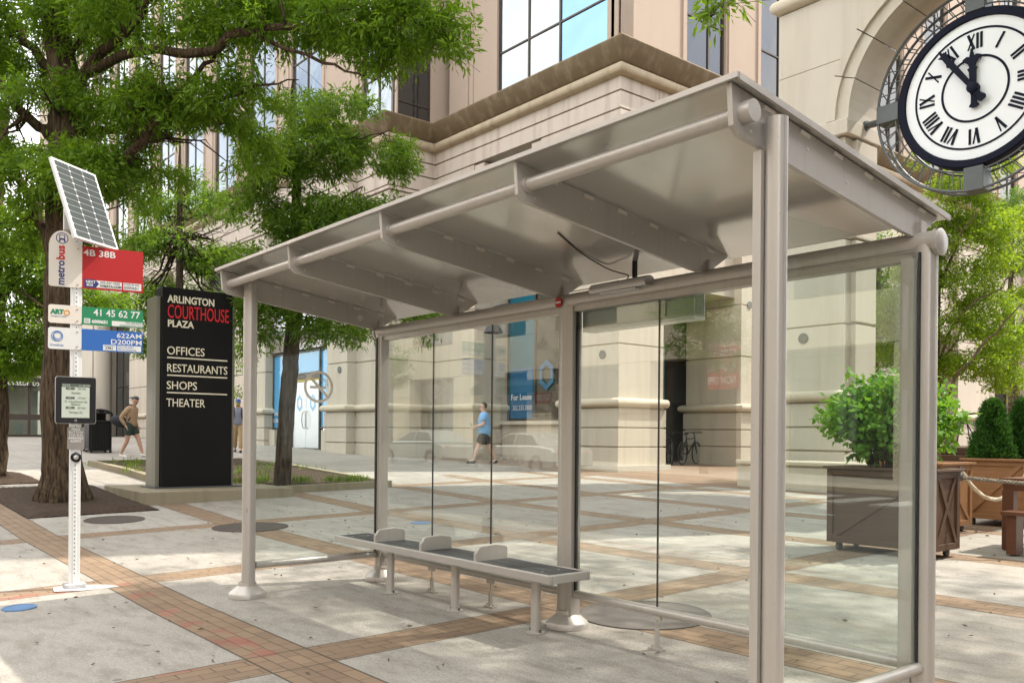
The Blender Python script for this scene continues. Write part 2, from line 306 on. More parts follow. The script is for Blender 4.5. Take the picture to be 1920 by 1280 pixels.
# ------------------------------------------------------------------ mesh builder and tagging
class MB:
    def __init__(s): s.b = bmesh.new()
    def hexa(s, P):
        v = [s.b.verts.new(p) for p in P]
        for f in ((3, 2, 1, 0), (4, 5, 6, 7), (0, 1, 5, 4), (1, 2, 6, 5), (2, 3, 7, 6), (3, 0, 4, 7)): s.b.faces.new([v[i] for i in f])
        return s
    def box(s, x0, x1, y0, y1, z0, z1):
        return s.hexa([(x0, y0, z0), (x1, y0, z0), (x1, y1, z0), (x0, y1, z0), (x0, y0, z1), (x1, y0, z1), (x1, y1, z1), (x0, y1, z1)])
    def ob(s, o, ex, ey, ez, a, b, c):        # box from corner o, unit axes, half sizes about o
        o, ex, ey, ez = Vector(o), Vector(ex), Vector(ey), Vector(ez)
        return s.hexa([o+ex*a*i+ey*b*j+ez*c*k for k in (-1, 1) for i, j in ((-1, -1), (1, -1), (1, 1), (-1, 1))])
    def tube(s, p, q, r, r2=None, n=12, cap=True):
        p, q = Vector(p), Vector(q); d = (q-p); r2 = r if r2 is None else r2
        a = d.orthogonal().normalized(); b = d.normalized().cross(a)
        A = [s.b.verts.new(p+(a*math.cos(t)+b*math.sin(t))*r) for t in [2*math.pi*i/n for i in range(n)]]
        B = [s.b.verts.new(q+(a*math.cos(t)+b*math.sin(t))*r2) for t in [2*math.pi*i/n for i in range(n)]]
        for i in range(n): s.b.faces.new((A[i], A[(i+1) % n], B[(i+1) % n], B[i]))
        if cap: s.b.faces.new(A[::-1]); s.b.faces.new(B)
        return s
    def path(s, pts, rad, n=10):
        pts = [Vector(p) for p in pts]; rad = rad if isinstance(rad, (list, tuple)) else [rad]*len(pts)
        rings = []; a = None
        for i, p in enumerate(pts):
            d = (pts[min(i+1, len(pts)-1)]-pts[max(i-1, 0)])
            if d.length < 1e-9: d = Vector((0, 0, 1))
            d.normalize()
            a = d.orthogonal().normalized() if a is None else (a-d*a.dot(d))
            if a.length < 1e-6: a = d.orthogonal()
            a.normalize(); b = d.cross(a)
            rings.append([s.b.verts.new(p+(a*math.cos(t)+b*math.sin(t))*rad[i]) for t in [2*math.pi*k/n for k in range(n)]])
        for A, B in zip(rings, rings[1:]):
            for i in range(n): s.b.faces.new((A[i], A[(i+1) % n], B[(i+1) % n], B[i]))
        s.b.faces.new(rings[0][::-1]); s.b.faces.new(rings[-1]); return s
    def lathe(s, prof, c=(0, 0, 0), n=32, mat=None):
        c = Vector(c); M = mat or Matrix.Identity(3); rings = []
        for r, z in prof:
            rings.append([s.b.verts.new(c+M @ Vector((r*math.cos(t), r*math.sin(t), z))) for t in [2*math.pi*i/n for i in range(n)]])
        for A, B in zip(rings, rings[1:]):
            for i in range(n): s.b.faces.new((A[i], A[(i+1) % n], B[(i+1) % n], B[i]))
        if tuple(prof[0]) != tuple(prof[-1]): s.b.faces.new(rings[0][::-1]); s.b.faces.new(rings[-1])
        return s
    def prism(s, poly, O, U, V, W, h):        # polygon in plane (U,V) at O extruded h along W
        O, U, V, W = Vector(O), Vector(U), Vector(V), Vector(W)
        A = [s.b.verts.new(O+U*x+V*y) for x, y in poly]; B = [s.b.verts.new(O+U*x+V*y+W*h) for x, y in poly]
        n = len(A); s.b.faces.new(A[::-1]); s.b.faces.new(B)
        for i in range(n): s.b.faces.new((A[i], A[(i+1) % n], B[(i+1) % n], B[i]))
        return s
    def sweep(s, path, prof, closed=False):   # profile (out, z) swept along an XY polyline with mitred corners; out is to the right of travel
        n = len(path); rows = []
        for i, p in enumerate(path):
            p = Vector(p).to_2d() if len(p) > 2 else Vector(p)
            d0 = (p-Vector(path[i-1])).normalized() if i > 0 else None; d1 = (Vector(path[i+1])-p).normalized() if i < n-1 else None
            d0 = d0 or d1; d1 = d1 or d0
            n0 = Vector((d0.y, -d0.x)); n1 = Vector((d1.y, -d1.x)); m = (n0+n1).normalized(); k = 1/max(.3, m.dot(n0))
            rows.append([s.b.verts.new((p.x+m.x*k*o, p.y+m.y*k*o, z)) for o, z in prof])
        for A, B in zip(rows, rows[1:]):
            for j in range(len(prof)-1): s.b.faces.new((A[j], B[j], B[j+1], A[j+1]))
        return s
    def ball(s, c, r, sc=(1, 1, 1), seg=12):
        bmesh.ops.create_uvsphere(s.b, u_segments=seg, v_segments=max(6, seg*2//3), radius=r, matrix=Matrix.Translation(c) @ Matrix.Diagonal((*sc, 1)))
        return s
    def build(s, name, mat, parent=None, smooth=False, bevel=0., ang=35, xf=None):
        bmesh.ops.recalc_face_normals(s.b, faces=s.b.faces)
        me = bpy.data.meshes.new(name); s.b.to_mesh(me); s.b.free()
        if xf is not None: me.transform(xf)
        me.materials.append(mat)
        return link(name, me, parent, smooth, bevel, ang)
def link(name, me, parent=None, smooth=False, bevel=0., ang=35):
    o = bpy.data.objects.new(name, me); C.objects.link(o)
    if parent is not None:
        o.parent = parent; o.matrix_parent_inverse = WM[parent.name].inverted()
    WM[o.name] = Matrix.Identity(4)
    if smooth:
        me.shade_smooth()
        me.set_sharp_from_angle(angle=R(ang))
    if bevel:
        b = o.modifiers.new('bevel', 'BEVEL'); b.width = bevel; b.segments = 2; b.limit_method = 'ANGLE'; b.angle_limit = R(40)
    return o
WM = {}
def tag(o, label=None, cat=None, group=None, kind=None):
    for k, v in (('label', label), ('category', cat), ('group', group), ('kind', kind)):
        if v: o[k] = v
    return o
def thing(name, label, cat, loc=(0, 0, 0), group=None):
    o = bpy.data.objects.new(name, None); C.objects.link(o); o.location = loc; o.empty_display_size = .3
    WM[o.name] = Matrix.Translation(loc); return tag(o, label, cat, group)
def dup(root, delta, label=None, group=None, rz=0):
    def cp(o, par):
        c = o.copy(); C.objects.link(c); c.parent = par
        for ch in list(o.children): cp(ch, c)
        return c
    r = cp(root, None); r.location = Vector(root.location)+Vector(delta); r.rotation_euler.z += rz
    return tag(r, label, None, group)
def struct(name, o): return tag(o, kind='structure')
FONT = None
def text(name, body, size, O, nrm, mat, parent, up=(0, 0, 1), ax='CENTER', ay='CENTER', sx=1., bold=0., ext=.002, space=1., width=None):
    cu = bpy.data.curves.new(name, 'FONT'); cu.body = body; cu.size = size; cu.align_x = ax; cu.align_y = ay; cu.extrude = ext; cu.offset = bold; cu.space_character = space; cu.resolution_u = 3
    to = bpy.data.objects.new(name, cu); C.objects.link(to)
    bpy.context.view_layer.update()
    me = bpy.data.meshes.new_from_object(to.evaluated_get(bpy.context.evaluated_depsgraph_get()))
    bpy.data.objects.remove(to); bpy.data.curves.remove(cu)
    if width:
        xs_ = [v.co.x for v in me.vertices]; sx = width/(max(xs_)-min(xs_))
    n = Vector(nrm).normalized(); u = Vector(up); u = (u-n*u.dot(n)).normalized(); r = u.cross(n)
    M = Matrix((( r.x*sx, u.x, n.x, O[0]), (r.y*sx, u.y, n.y, O[1]), (r.z*sx, u.z, n.z, O[2]), (0, 0, 0, 1)))
    me.transform(M); me.materials.clear(); me.materials.append(mat)
    return link(name, me, parent)

# ------------------------------------------------------------------ the setting: ground, road, soil
def grid_sheet(name, xs, ys, zf, mat, keep=None):
    X, Y = np.meshgrid(xs, ys); Z = zf(X, Y); V = np.c_[X.ravel(), Y.ravel(), Z.ravel()]; nx = len(xs); F = []
    for j in range(len(ys)-1):
        for i in range(nx-1):
            if keep is None or keep((xs[i]+xs[i+1])/2, (ys[j]+ys[j+1])/2): F.append((j*nx+i, j*nx+i+1, (j+1)*nx+i+1, (j+1)*nx+i))
    me = bpy.data.meshes.new(name); me.from_pydata(V.tolist(), [], F); me.materials.append(mat)
    return link(name, me, None, True)
GXS = np.unique(np.r_[np.linspace(-160, -60, 11), np.linspace(-60, -25, 36), np.linspace(-25, 12, 149), np.linspace(12, 160, 20), GX])
GYS = np.unique(np.r_[-3.6, np.linspace(-3.6, 20, 60), np.linspace(20, 160, 20)])
struct('ground', grid_sheet('ground', GXS, GYS, gz, ground_mat()))
RXS = np.linspace(-160, 160, 81); 
def roadz(X, Y): return np.interp(X, GX, GZ)*.35 - .0214*3*np.interp(X, [-18, -6], [.1, 1]) - .14
struct('road', grid_sheet('road', RXS, np.linspace(-18, -3.6, 8), roadz, ASPH))
def oppz(X, Y): return roadz(X, Y)+.13
struct('pavement', grid_sheet('pavement', RXS, np.array([-60., -22, -18]), oppz, plain('opposite_pavement', (.42, .39, .34), .8, 0, .15, 1)))
kb = MB()
for a, b in zip(RXS, RXS[1:]):
    for y0, y1, zf in ((-3.75, -3.6, lambda x: g(x, -3.6)), (-18.0, -17.86, lambda x: float(oppz(x, 0))+.003)):
        z0, z1 = float(roadz(a, 0))-.1, float(roadz(b, 0))-.1
        kb.hexa([(a, y0, z0), (b, y0, z1), (b, y1, z1), (a, y1, z0), (a, y0, zf(a)), (b, y0, zf(b)), (b, y1, zf(b)), (a, y1, zf(a))])
struct('kerb', kb.build('kerb', CURB))
mk = MB()
for k in range(14): x = -34+k*4.2; z = float(roadz(x, 0))+.006; mk.hexa([(x, -10.9, z-.002), (x+2.2, -10.9, z-.002), (x+2.2, -10.75, z-.002), (x, -10.75, z-.002), (x, -10.9, z), (x+2.2, -10.9, z), (x+2.2, -10.75, z), (x, -10.75, z)])
struct('road_marking', mk.build('road_marking', WHITEP))
# cross street on the right with zebra bars (seen in the end glass)
cs = grid_sheet('side_road', np.linspace(7.9, 20, 8), np.linspace(-3.4, 40, 20), lambda X, Y: gz(X, Y)+.004, ASPH); struct('side_road', cs)
zb = MB()
for k in range(5):
    x = 9.2+k*1.0; z = g(x, 12)+.03; zb.box(x, x+.5, 11.2, 13.2, z-.05, z)
struct('zebra_crossing', zb.build('zebra_crossing', WHITEP))

def soil_bed(name, x0, x1, y0, y1, dz, seed):
    xs = np.linspace(x0, x1, 60); ys = np.linspace(y0, y1, 60); rr = np.random.default_rng(seed)
    def f(X, Y):
        e = np.minimum(np.minimum(X-x0, x1-X), np.minimum(Y-y0, y1-Y)); return gz(X, Y)+dz+np.clip(e*.25, 0, .05)+rr.random(X.shape)*.018
    return struct(name, grid_sheet(name, xs, ys, f, MULCH))
soil_bed('soil', -10.6, -6.75, -.40, 1.42, .006, 1)
soil_bed('soil', -13.6, -11.4, -.5, .75, .006, 2)
def kerb_run(b, pts, h, wd):
    for (x0, y0), (x1, y1) in zip(pts, pts[1:]):
        N = max(1, int(math.hypot(x1-x0, y1-y0)/.8)); d = Vector((x1-x0, y1-y0)).normalized(); nn = Vector((-d.y, d.x))*wd/2
        for k in range(N):
            ax, ay, bx, by = x0+(x1-x0)*k/N, y0+(y1-y0)*k/N, x0+(x1-x0)*(k+1)/N, y0+(y1-y0)*(k+1)/N
            P = [(ax-nn.x, ay-nn.y), (bx-nn.x, by-nn.y), (bx+nn.x, by+nn.y), (ax+nn.x, ay+nn.y)]
            zz = [g(ax, ay), g(bx, by), g(bx, by), g(ax, ay)]
            b.hexa([(*p, z-.1) for p, z in zip(P, zz)]+[(*p, z+h) for p, z in zip(P, zz)])
planter_bed = thing('raised_planting_bed', 'low concrete kerb around the planting bed behind the black directory sign', 'planting bed', (-11.6, 4.2, g(-11.6, 4.2)))
b = MB(); kerb_run(b, [(-8.1, 3.35), (-8.1, 6.35), (-15.5, 6.35), (-15.5, 2.6), (-9.9, 2.6)], .13, .16); b.build('kerb', CURB, planter_bed)
xs = np.linspace(-15.4, -8.2, 50); ys = np.linspace(2.7, 6.25, 50)
bed_soil = grid_sheet('soil', xs, ys, lambda X, Y: gz(X, Y)+.07+rng.random(X.shape)*.03, MULCH); bed_soil.parent = planter_bed; bed_soil.matrix_parent_inverse = WM[planter_bed.name].inverted()

# ------------------------------------------------------------------ leaves and trees
def leaf_mesh(name, cen, axis, L, W, n_each, spread, mat, parent, droop=.25, lr=(.7, 1.25), flat=.0):
    """sprays of narrow leaves: cen (k,3) spray centres, axis (k,3) twig directions"""
    k = len(cen); N = k*n_each; c = np.repeat(cen, n_each, 0); a = np.repeat(axis, n_each, 0)
    t = rng.uniform(-1, 1, (N, 1)); rnd = rng.normal(size=(N, 3)); rnd /= np.linalg.norm(rnd, axis=1, keepdims=True)
    if flat: rnd[:, 2] *= (1-flat)
    pos = c + a*t*spread + rnd*spread*.45*rng.random((N, 1))
    d = a*.55 + rnd*.9; d[:, 2] -= droop; d /= np.linalg.norm(d, axis=1, keepdims=True)
    up = rng.normal(size=(N, 3)); up[:, 2] += 1.2
    s = np.cross(d, up); s /= np.linalg.norm(s, axis=1, keepdims=True)+1e-9
    l = L*rng.uniform(*lr, (N, 1)); wd = W*rng.uniform(*lr, (N, 1)); nn = np.cross(s, d)
    V = np.empty((N, 4, 3)); V[:, 0] = pos; V[:, 1] = pos+d*l*.45+s*wd*.5+nn*wd*.12; V[:, 2] = pos+d*l-nn*l*.08; V[:, 3] = pos+d*l*.45-s*wd*.5+nn*wd*.12
    me = bpy.data.meshes.new(name); me.vertices.add(N*4); me.vertices.foreach_set('co', V.ravel())
    me.loops.add(N*4); me.loops.foreach_set('vertex_index', np.arange(N*4, dtype=np.int32)); me.polygons.add(N)
    me.polygons.foreach_set('loop_start', np.arange(0, N*4, 4, dtype=np.int32)); me.polygons.foreach_set('loop_total', np.full(N, 4, np.int32))
    me.update(calc_edges=True); me.validate(); me.materials.append(mat)
    return link(name, me, parent)
def wob(p, q, n, amp):
    p, q = Vector(p), Vector(q); out = [p]
    for i in range(1, n):
        t = i/n; out.append(p.lerp(q, t)+Vector((random.gauss(0, amp), random.gauss(0, amp), random.gauss(0, amp)))*math.sin(math.pi*t)**.5)
    return out+[q]
def densify(pts, rad, k=4, amp=.02):
    P, Rr = [Vector(pts[0])], [rad[0]]
    for i in range(len(pts)-1):
        a, b = Vector(pts[i]), Vector(pts[i+1]); p0 = Vector(pts[i-1]) if i else a*2-b; p3 = Vector(pts[i+2]) if i+2 < len(pts) else b*2-a
        for j in range(1, k+1):
            t = j/k; c = .5*((2*a)+(b-p0)*t+(2*p0-5*a+4*b-p3)*t*t+(3*a-p0-3*b+p3)*t**3)
            P.append(c+Vector((random.gauss(0, amp), random.gauss(0, amp), random.gauss(0, amp)))*(0 if j == k and i == len(pts)-2 else 1)); Rr.append(rad[i]+(rad[i+1]-rad[i])*t)
    return P, Rr
def tree(name, label, cat, base, trunk, limbs, blobs, leafm, barkm, L=.11, W=.024, n_each=16, dens=1., spread=.17, twigs=5, group=None, seed=1, droop=.25, flare=True, hollow=.35, gap=-.6):
    """trunk/limbs: lists of (point, radius); blobs: (centre, (rx,ry,rz)) clumps of foliage"""
    global rng
    random.seed(seed); rng = np.random.default_rng(seed)
    T = thing(name, label, cat, base, group)
    P, Rr = densify([p for p, _ in trunk], [r for _, r in trunk], 5, trunk[0][1]*.04)
    tb = MB(); tb.path(P, Rr, 18); 
    if flare:
        r0 = trunk[0][1]; bz = Vector(base)
        for k in range(9):
            a = k*2*math.pi/9+random.random()*.5; d = Vector((math.cos(a), math.sin(a), 0))
            tb.path([bz+d*r0*.50+Vector((0, 0, r0*2.0)), bz+d*r0*.72+Vector((0, 0, r0*.8)), bz+d*r0*1.02+Vector((0, 0, r0*.15)), bz+d*r0*1.12+Vector((0, 0, -.06))], [r0*.22, r0*.30, r0*.26, r0*.15], 8)
    tb.build('trunk', barkm, T, True, ang=80)
    nodes = list(zip(P, Rr))[len(P)//2:]; bb = MB()
    for lm in limbs:
        P, Rr = densify([p for p, _ in lm], [r for _, r in lm], 4, .03); bb.path(P, Rr, 10); nodes += list(zip(P, Rr))[1:]
    cen, ax = [], []
    NP = np.array([tuple(p) for p, _ in nodes])
    for c, r in blobs:
        c = np.array(c); r = np.array(r)
        vol = r[0]*r[1]*r[2]
        for _ in range(twigs):
            q = c+r*np.array([random.uniform(-.75, .75), random.uniform(-.75, .75), random.uniform(-.5, .6)])
            i = int(np.argmin(np.linalg.norm(NP-q, axis=1)+np.abs(rng.normal(0, .2, len(NP))))); p0, r0 = nodes[i]
            rr = max(.008, min(r0*.45, .035)); pts = wob(p0, q, 5, .09*np.linalg.norm(NP[i]-q)**.5)
            bb.path(pts, [rr*(1-.85*k/5) for k in range(6)], 6)
            for _ in range(2):
                k = random.randint(2, 4); q2 = pts[k]+Vector((random.gauss(0, .35), random.gauss(0, .35), random.gauss(.05, .22))); bb.path(wob(pts[k], q2, 3, .04), [rr*.4, rr*.3, rr*.2, .003], 5)
        n = max(8, int(dens*150*vol**.72))
        u = rng.normal(size=(n, 3)); u /= np.linalg.norm(u, axis=1, keepdims=True); rad = (hollow+(1-hollow)*rng.random((n, 1)))**.6
        u2 = u*rad; p = c+u2*r
        # layered clumps with gaps: drop sprays where a lumpy field is low
        q = p*np.array([2.0, 2.0, 3.4]); f = np.sin(q[:, 0]+1.7*np.sin(q[:, 1]*.7+seed))+np.sin(q[:, 1]*1.3+2*np.sin(q[:, 2]*.8))+np.sin(q[:, 2]*1.6+q[:, 0]*.6)
        p = p[f > gap]; u = u[f > gap]
        a = u.copy(); a[:, 2] = a[:, 2]*.3-.15; a += rng.normal(0, .45, a.shape); a /= np.linalg.norm(a, axis=1, keepdims=True)+1e-9
        cen.append(p); ax.append(a)
    bb.build('limbs', barkm, T, True, ang=80)
    leaf_mesh('crown', np.concatenate(cen), np.concatenate(ax), L, W, n_each, spread, leafm, T, droop)
    return T
def pb(lst, Z, depth=1.0):
    """clumps given by direction, half sizes and distance"""
    out = []
    for e in lst:
        x, y, rx, ry = e[:4]; zz = e[4] if len(e) > 4 else Z; k = zz/FPX
        out.append((tuple(at(x, y, zz)), (max(rx*k, .3)*depth, max(rx*k, .3)*depth, ry*k)))
    return out
def pl(lst, Z):
    return [(at(x, y, e[0] if e else Z), r) for x, y, r, *e in lst]

# ------------------------------------------------------------------ the building
XR, YM, XC, YL, XS, YS = -8.64, 13.6, -17.11, 11.8, -19.14, 11.45       # side face, middle front, inner corner, left front, step
bld = thing('office_building', 'pale stone office building with stained cornice and tall windows behind the bus shelter', 'building', (-20, 20, 0))
COURSES = [-.6, .66, 1.14, 1.65, 2.2]
def stack(b, x0, x1, y0, y1, zs, gap=.03, ins=.03):
    for a, c in zip(zs, zs[1:]): b.box(x0, x1, y0, y1, a, c-gap)
    b.box(x0+ins, x1-ins, y0+ins, y1-ins, zs[0]+.05, zs[-1]-.01)
def pier(name, x0, x1, y0, y1, ztop, mats=(STONE, STONE_LIP), parent=None, up=(3.85, 5.4, 7.0, 8.6)):
    parent = parent or bld
    b = MB(); b.box(x0-.10, x1+.10, y0-.10, y1+.1, -.6, .64)
    stack(b, x0, x1, y0, y1, [.64, 1.14, 1.65, 2.18], .042, .05)
    zs = [2.40]+[u for u in up if u < ztop-.2]+[ztop+.03]; e = .06
    stack(b, x0+e, x1-e, y0+e, y1-e, zs, .035, .05)
    o = b.build(name, mats[0], parent, bevel=.008)
    m = MB(); pts = [(x0, y1), (x0, y0), (x1, y0), (x1, y1)]
    prof = [(-.05, 2.17)]+[(.02+.11*math.cos(t), 2.29+.115*math.sin(t)) for t in np.linspace(-math.pi/2, math.pi/2, 9)]+[(-.08, 2.405)]
    m.sweep(pts[::1], prof); mo = m.build('moulding', mats[1], o, True, ang=60)
    mo.matrix_parent_inverse = Matrix.Identity(4)
    return o
def disc(x, y, z, ax, r=.115, parent=None):
    b = MB(); M = Matrix.Rotation(R(90), 3, 'X') if ax == 'y' else Matrix.Rotation(R(90), 3, 'Y')
    b.lathe([(r, -.02), (r, .012), (r*.9, .018), (r*.88, .008), (.001, .008)], (x, y, z), 24, M)
    return b.build('wall_vent', GREYM, parent or bld, True)
HEAD = 9.3
# middle front: two piers and the shop front between them
pier('pier', XC-.5, -14.89, YM, YM+1.6, HEAD); pier('pier', -10.80, XR, YM, YM+1.9, HEAD)
# left volume
pier('pier', XS-.4, XC, YL, YM+.3, HEAD)
pier('pier', -20.70, XS, YS, YL+.3, HEAD)
disc(-19.712, YS+.05, 3.6, 'y'); disc(-9.274, YM+.05, 3.57, 'y')
# far left piers, columns
for a, c in ((-28.95, -25.72), (-36.7, -32.8), (-43.8, -40.5)): pier('pier', a, c, YS, YS+1.8, HEAD)
b = MB(); b.box(-70, -51.2, YS, YS+2, -.5, HEAD); b.build('wall', STONE, bld)
b = MB(); b.lathe([(.62, .6), (.62, 1.3), (.5, 1.4), (.5, 9.3), (.6, 9.4), (.6, 9.6)], (-49.6, YS+.2, 0), 32); b.build('column', STONE, bld, True)
b = MB(); b.lathe([(.62, .6), (.62, 1.3), (.5, 1.4), (.5, 9.3), (.6, 9.4), (.6, 9.6)], (-38.6, YS+.2, 0), 32); b.build('column', STONE, bld, True)
# right side (facing the courtyard): piers along X = XR
pier('pier', XR-2.2, XR, 18.9, 22.6, HEAD)
for a, c in ((26.2, 29.9), (33.5, 37.2), (40.5, 46)): pier('pier', XR-2.2, XR, a, c, HEAD)
disc(XR-.05, 19.35, 5.4, 'x'); 
# coursed wall band above the openings
b = MB(); zs = [HEAD+.03, 9.47, 9.97, 10.44, 11.0]
def bandwall(x0, x1, y0, y1): stack(b, x0, x1, y0, y1, zs, .05, .07)
XA_, XB_ = -14.95, -11.75
bandwall(XC-.3, XA_, YM, YM+1.5); bandwall(XB_, XR, YM, YM+1.5)
stack(b, XA_+.002, XB_-.002, YM, YM+1.5, [9.97, 10.44, 11.0], .05, .07)
bandwall(-70, XC, YL, YM+.4); bandwall(-70, XS+.01, YS, YL-.02); bandwall(XR-1.5, XR, YM+1.52, 46)
b.build('coursed_wall', STONE_D, bld)
# stepped stone head over the shop front
for xa, xb, za, zb_ in ((-12.20, XB_-.004, 9.45, 9.90), (XA_+.004, -14.45, 9.45, 9.90), (XB_-.004, -10.6, 8.75, HEAD+.02)): b = MB(); b.box(xa, xb, YM+.03, YM+1.4, za, zb_); b.build('lintel', STONE_D, bld)
# cornice: roll moulding and flared stained band following the corners
cpath = [(-70, YS), (XS, YS), (XS, YL), (XC, YL), (XC, YM), (XR, YM), (XR, 46)]
b = MB(); b.sweep(cpath, [(-.02, 10.79)]+[(.06+.15*math.cos(t), 10.94+.15*math.sin(t)) for t in np.linspace(-math.pi/2, math.pi/2, 11)]+[(-.02, 11.09)]); b.build('cornice_roll', TORUS, bld, True, ang=50)
b = MB(); b.sweep(cpath, [(-.02, 11.06), (.10, 11.08), (.16, 11.12), (.42, 11.50), (.44, 11.58), (.40, 11.63), (-.9, 11.66)]); b.build('cornice', STAIN, bld, True, ang=25)
# upper storeys, set back
ZT = 42
def upper_panel(b, P, Q, z0=11.5, z1=ZT, th=.5):
    P, Q = Vector(P), Vector(Q); d = (Q-P); L = d.length; d.normalize(); nn = Vector((-d.y, d.x))
    b.hexa([(*p, z0) for p in (P, Q, Q+nn*th, P+nn*th)]+[(*p, z1) for p in (P, Q, Q+nn*th, P+nn*th)])
def window(P, Q, z0, z1, cols, rows, rec=.12, glass=WINDOW, name='window', tilt=None, parent=None):
    """window between plan points P and Q (outside is to the right of travel)"""
    P, Q = Vector(P), Vector(Q); d = Q-P; L = d.length; d.normalize(); out = Vector((d.y, -d.x))
    ex, ez, ey = Vector((*d, 0)), Vector((0, 0, 1)), Vector((*(-out), 0)); O = Vector((*P, 0))+ey*rec
    f = MB(); fw = .06
    def bar(u0, u1, a, c, dep=.05): f.hexa([O+ex*u+ey*y+ez*z for z in (a, c) for u, y in ((u0, -dep), (u1, -dep), (u1, dep), (u0, dep))])
    bar(0, fw, z0, z1); bar(L-fw, L, z0, z1); bar(fw, L-fw, z0, z0+fw); bar(fw, L-fw, z1-fw, z1)
    for c in cols: bar(c*L-fw/2, c*L+fw/2, z0+fw, z1-fw, .048)
    for z in rows: bar(fw, L-fw, z-.025, z+.025, .044)
    o = f.build(name, BRONZE, parent or bld)
    edges = [0]+list(cols)+[1]
    gl = glass if isinstance(glass, list) else [glass]*(len(edges)-1)
    for k, (a, c) in enumerate(zip(edges, edges[1:])):
        g_ = MB(); dz = random.uniform(-.004, .004)
        u0, u1 = a*L+.02, c*L-.02
        g_.hexa([O+ex*u+ey*y+ez*z for z in (z0+.02, z1-.02) for u, y in ((u0, -.012+dz), (u1, -.012-dz), (u1, .012), (u0, .012))])
        p = g_.build('pane', gl[k], o); p.matrix_parent_inverse = Matrix.Identity(4)
    return o
b = MB(); SB = .42
zw = 11.62
# middle front upper: peach panels either side of the big window
def upanels(b, run, skips):
    """run: P->Q plan line; skips: list of (u0,u1) window gaps, full height"""
    P, Q = Vector(run[0]), Vector(run[1]); d = (Q-P).normalized(); L = (Q-P).length; u = 0
    for s in skips+[(L, L)]:
        if s[0] > u+.01: upper_panel(b, P+d*u, P+d*s[0])
        u = s[1]
M0, M1 = (XC+.2, YM+SB), (XR-SB, YM+SB)
upanels(b, (M0, M1), [(2.55, 7.5)])
L0, L1 = (-70, YL+.3), (XC-.25, YL+.3)
lw = [(L1[0]+70-1.05-2.5-k*4.0, L1[0]+70-1.05-k*4.0) for k in range(1, 12)][::-1]+[(L1[0]+70-2.05, L1[0]+70-.01)]
upanels(b, (L0, L1), lw)
upanels(b, ((XC-.25, YL+.3), (XC-.25, YM+SB+.4)), [(.01, 1.45)])
sw = [(2.75+k*3.6, 4.55+k*3.6) for k in range(8)]
upanels(b, ((XR-SB, YM+SB), (XR-SB, 46)), sw)
b.build('upper_wall', PEACH, bld)
# slim raised pilaster strips on the peach wall
b = MB()
for x in (XC+1.15, XC+1.42, -9.3+.05): b.box(x, x+.14, YM+SB-.05, YM+SB, 11.6, ZT)
for u0, u1 in sw:
    for u in (u0-.22, u1+.1): b.box(XR-SB, XR-SB+.05, YM+SB+u, YM+SB+u+.12, 11.6, ZT)
for u0, u1 in lw:
    for u in (u0-.3, u1+.18): b.box(-70+u, -70+u+.12, YL+.25, YL+.3, 11.6, ZT)
b.build('pilaster', PEACH, bld)
window((M0[0]+2.55, M0[1]), (M0[0]+7.5, M0[1]), zw, 22, (.29, .57), (13.35, 15.6, 17.9, 20.1), glass=[WINDOW, WINDOW, WINDOWB])
window((M0[0]+2.55, M0[1]), (M0[0]+7.5, M0[1]), 22.6, 40, (.29, .57), (25, 29, 33, 37))
for k, (u0, u1) in enumerate(lw):
    window((-70+u0, L0[1]), (-70+u1, L0[1]), zw, ZT-2, (.5,), (13.4, 15.8, 18.6, 22, 26, 30, 34))
window((XC-.25, YL+.32), (XC-.25, YL+1.75), zw, ZT-2, (), (12.35, 13.6, 15.6, 19, 23, 27, 31), rec=.05, glass=WINDARK)
b = MB(); b.box(XC-.36, XC-.245, YL+.295, YL+.41, zw, ZT-2); b.build('corner_post', BRONZE, bld)
for k, (u0, u1) in enumerate(sw):
    window((XR-SB, YM+SB+u0), (XR-SB, YM+SB+u1), zw, ZT-2, (.6,), (13.6, 15.8, 18, 22, 26, 30, 34), glass=WINDARK)
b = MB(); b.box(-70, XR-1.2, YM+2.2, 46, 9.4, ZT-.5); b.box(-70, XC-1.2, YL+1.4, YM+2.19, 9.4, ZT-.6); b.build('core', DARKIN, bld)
b = MB(); b.box(-70, XR-.2, YL+.2, 46, ZT, ZT+.5); b.build('roof', PEACH, bld)

def shop_window(x0, x1, y, z0, z1, cols, rows, film, name='storefront'):
    return window((x0, y), (x1, y), z0, z1, cols, rows, rec=0., glass=film, name=name)
# shop front between the middle piers
b = MB(); b.box(-14.85, -10.84, YM+1.15, YM+1.6, -.5, 1.75); b.box(-14.85, -10.84, YM+1.02, YM+1.6, 1.752, 1.86); b.build('window_sill', STONE, bld)
sf = shop_window(-14.85, -10.84, YM+1.4, 1.87, 9.9, (.335, .67), (5.35, 6.1), [TEALWIN, WINDSHOP, WINDSHOP])
b = MB(); b.box(-14.7, -13.6, YM+1.36, YM+1.372, 1.95, 3.55); o = b.build('window_film', BLUEWIN2, sf)
def hexring(b, x, y, z, r, wd, flip=False, th=.006):
    P = [(math.sin(a)*.88, math.cos(a)) for a in [math.pi/3*k for k in range(6)]]
    for k in range(6):
        a, c = P[k], P[(k+1) % 6]; q = .62
        vs = [(x+a[0]*r, z+a[1]*r*1.15), (x+c[0]*r, z+c[1]*r*1.15), (x+c[0]*r*q, z+c[1]*r*1.15*q), (x+a[0]*r*q, z+a[1]*r*1.15*q)]
        b.prism([(p[0], p[1]) for p in vs], (0, y, 0), (1, 0, 0), (0, 0, 1), (0, -1, 0), th)
b = MB(); hexring(b, -12.95, YM+1.35, 3.28, .42, .1); b.build('hexagon_emblem', BLUEWIN2, sf)
text('lettering', 'For Lease', .26, (-14.15, YM+1.352, 2.62), (0, -1, 0), SIGNW2, sf, bold=.004)
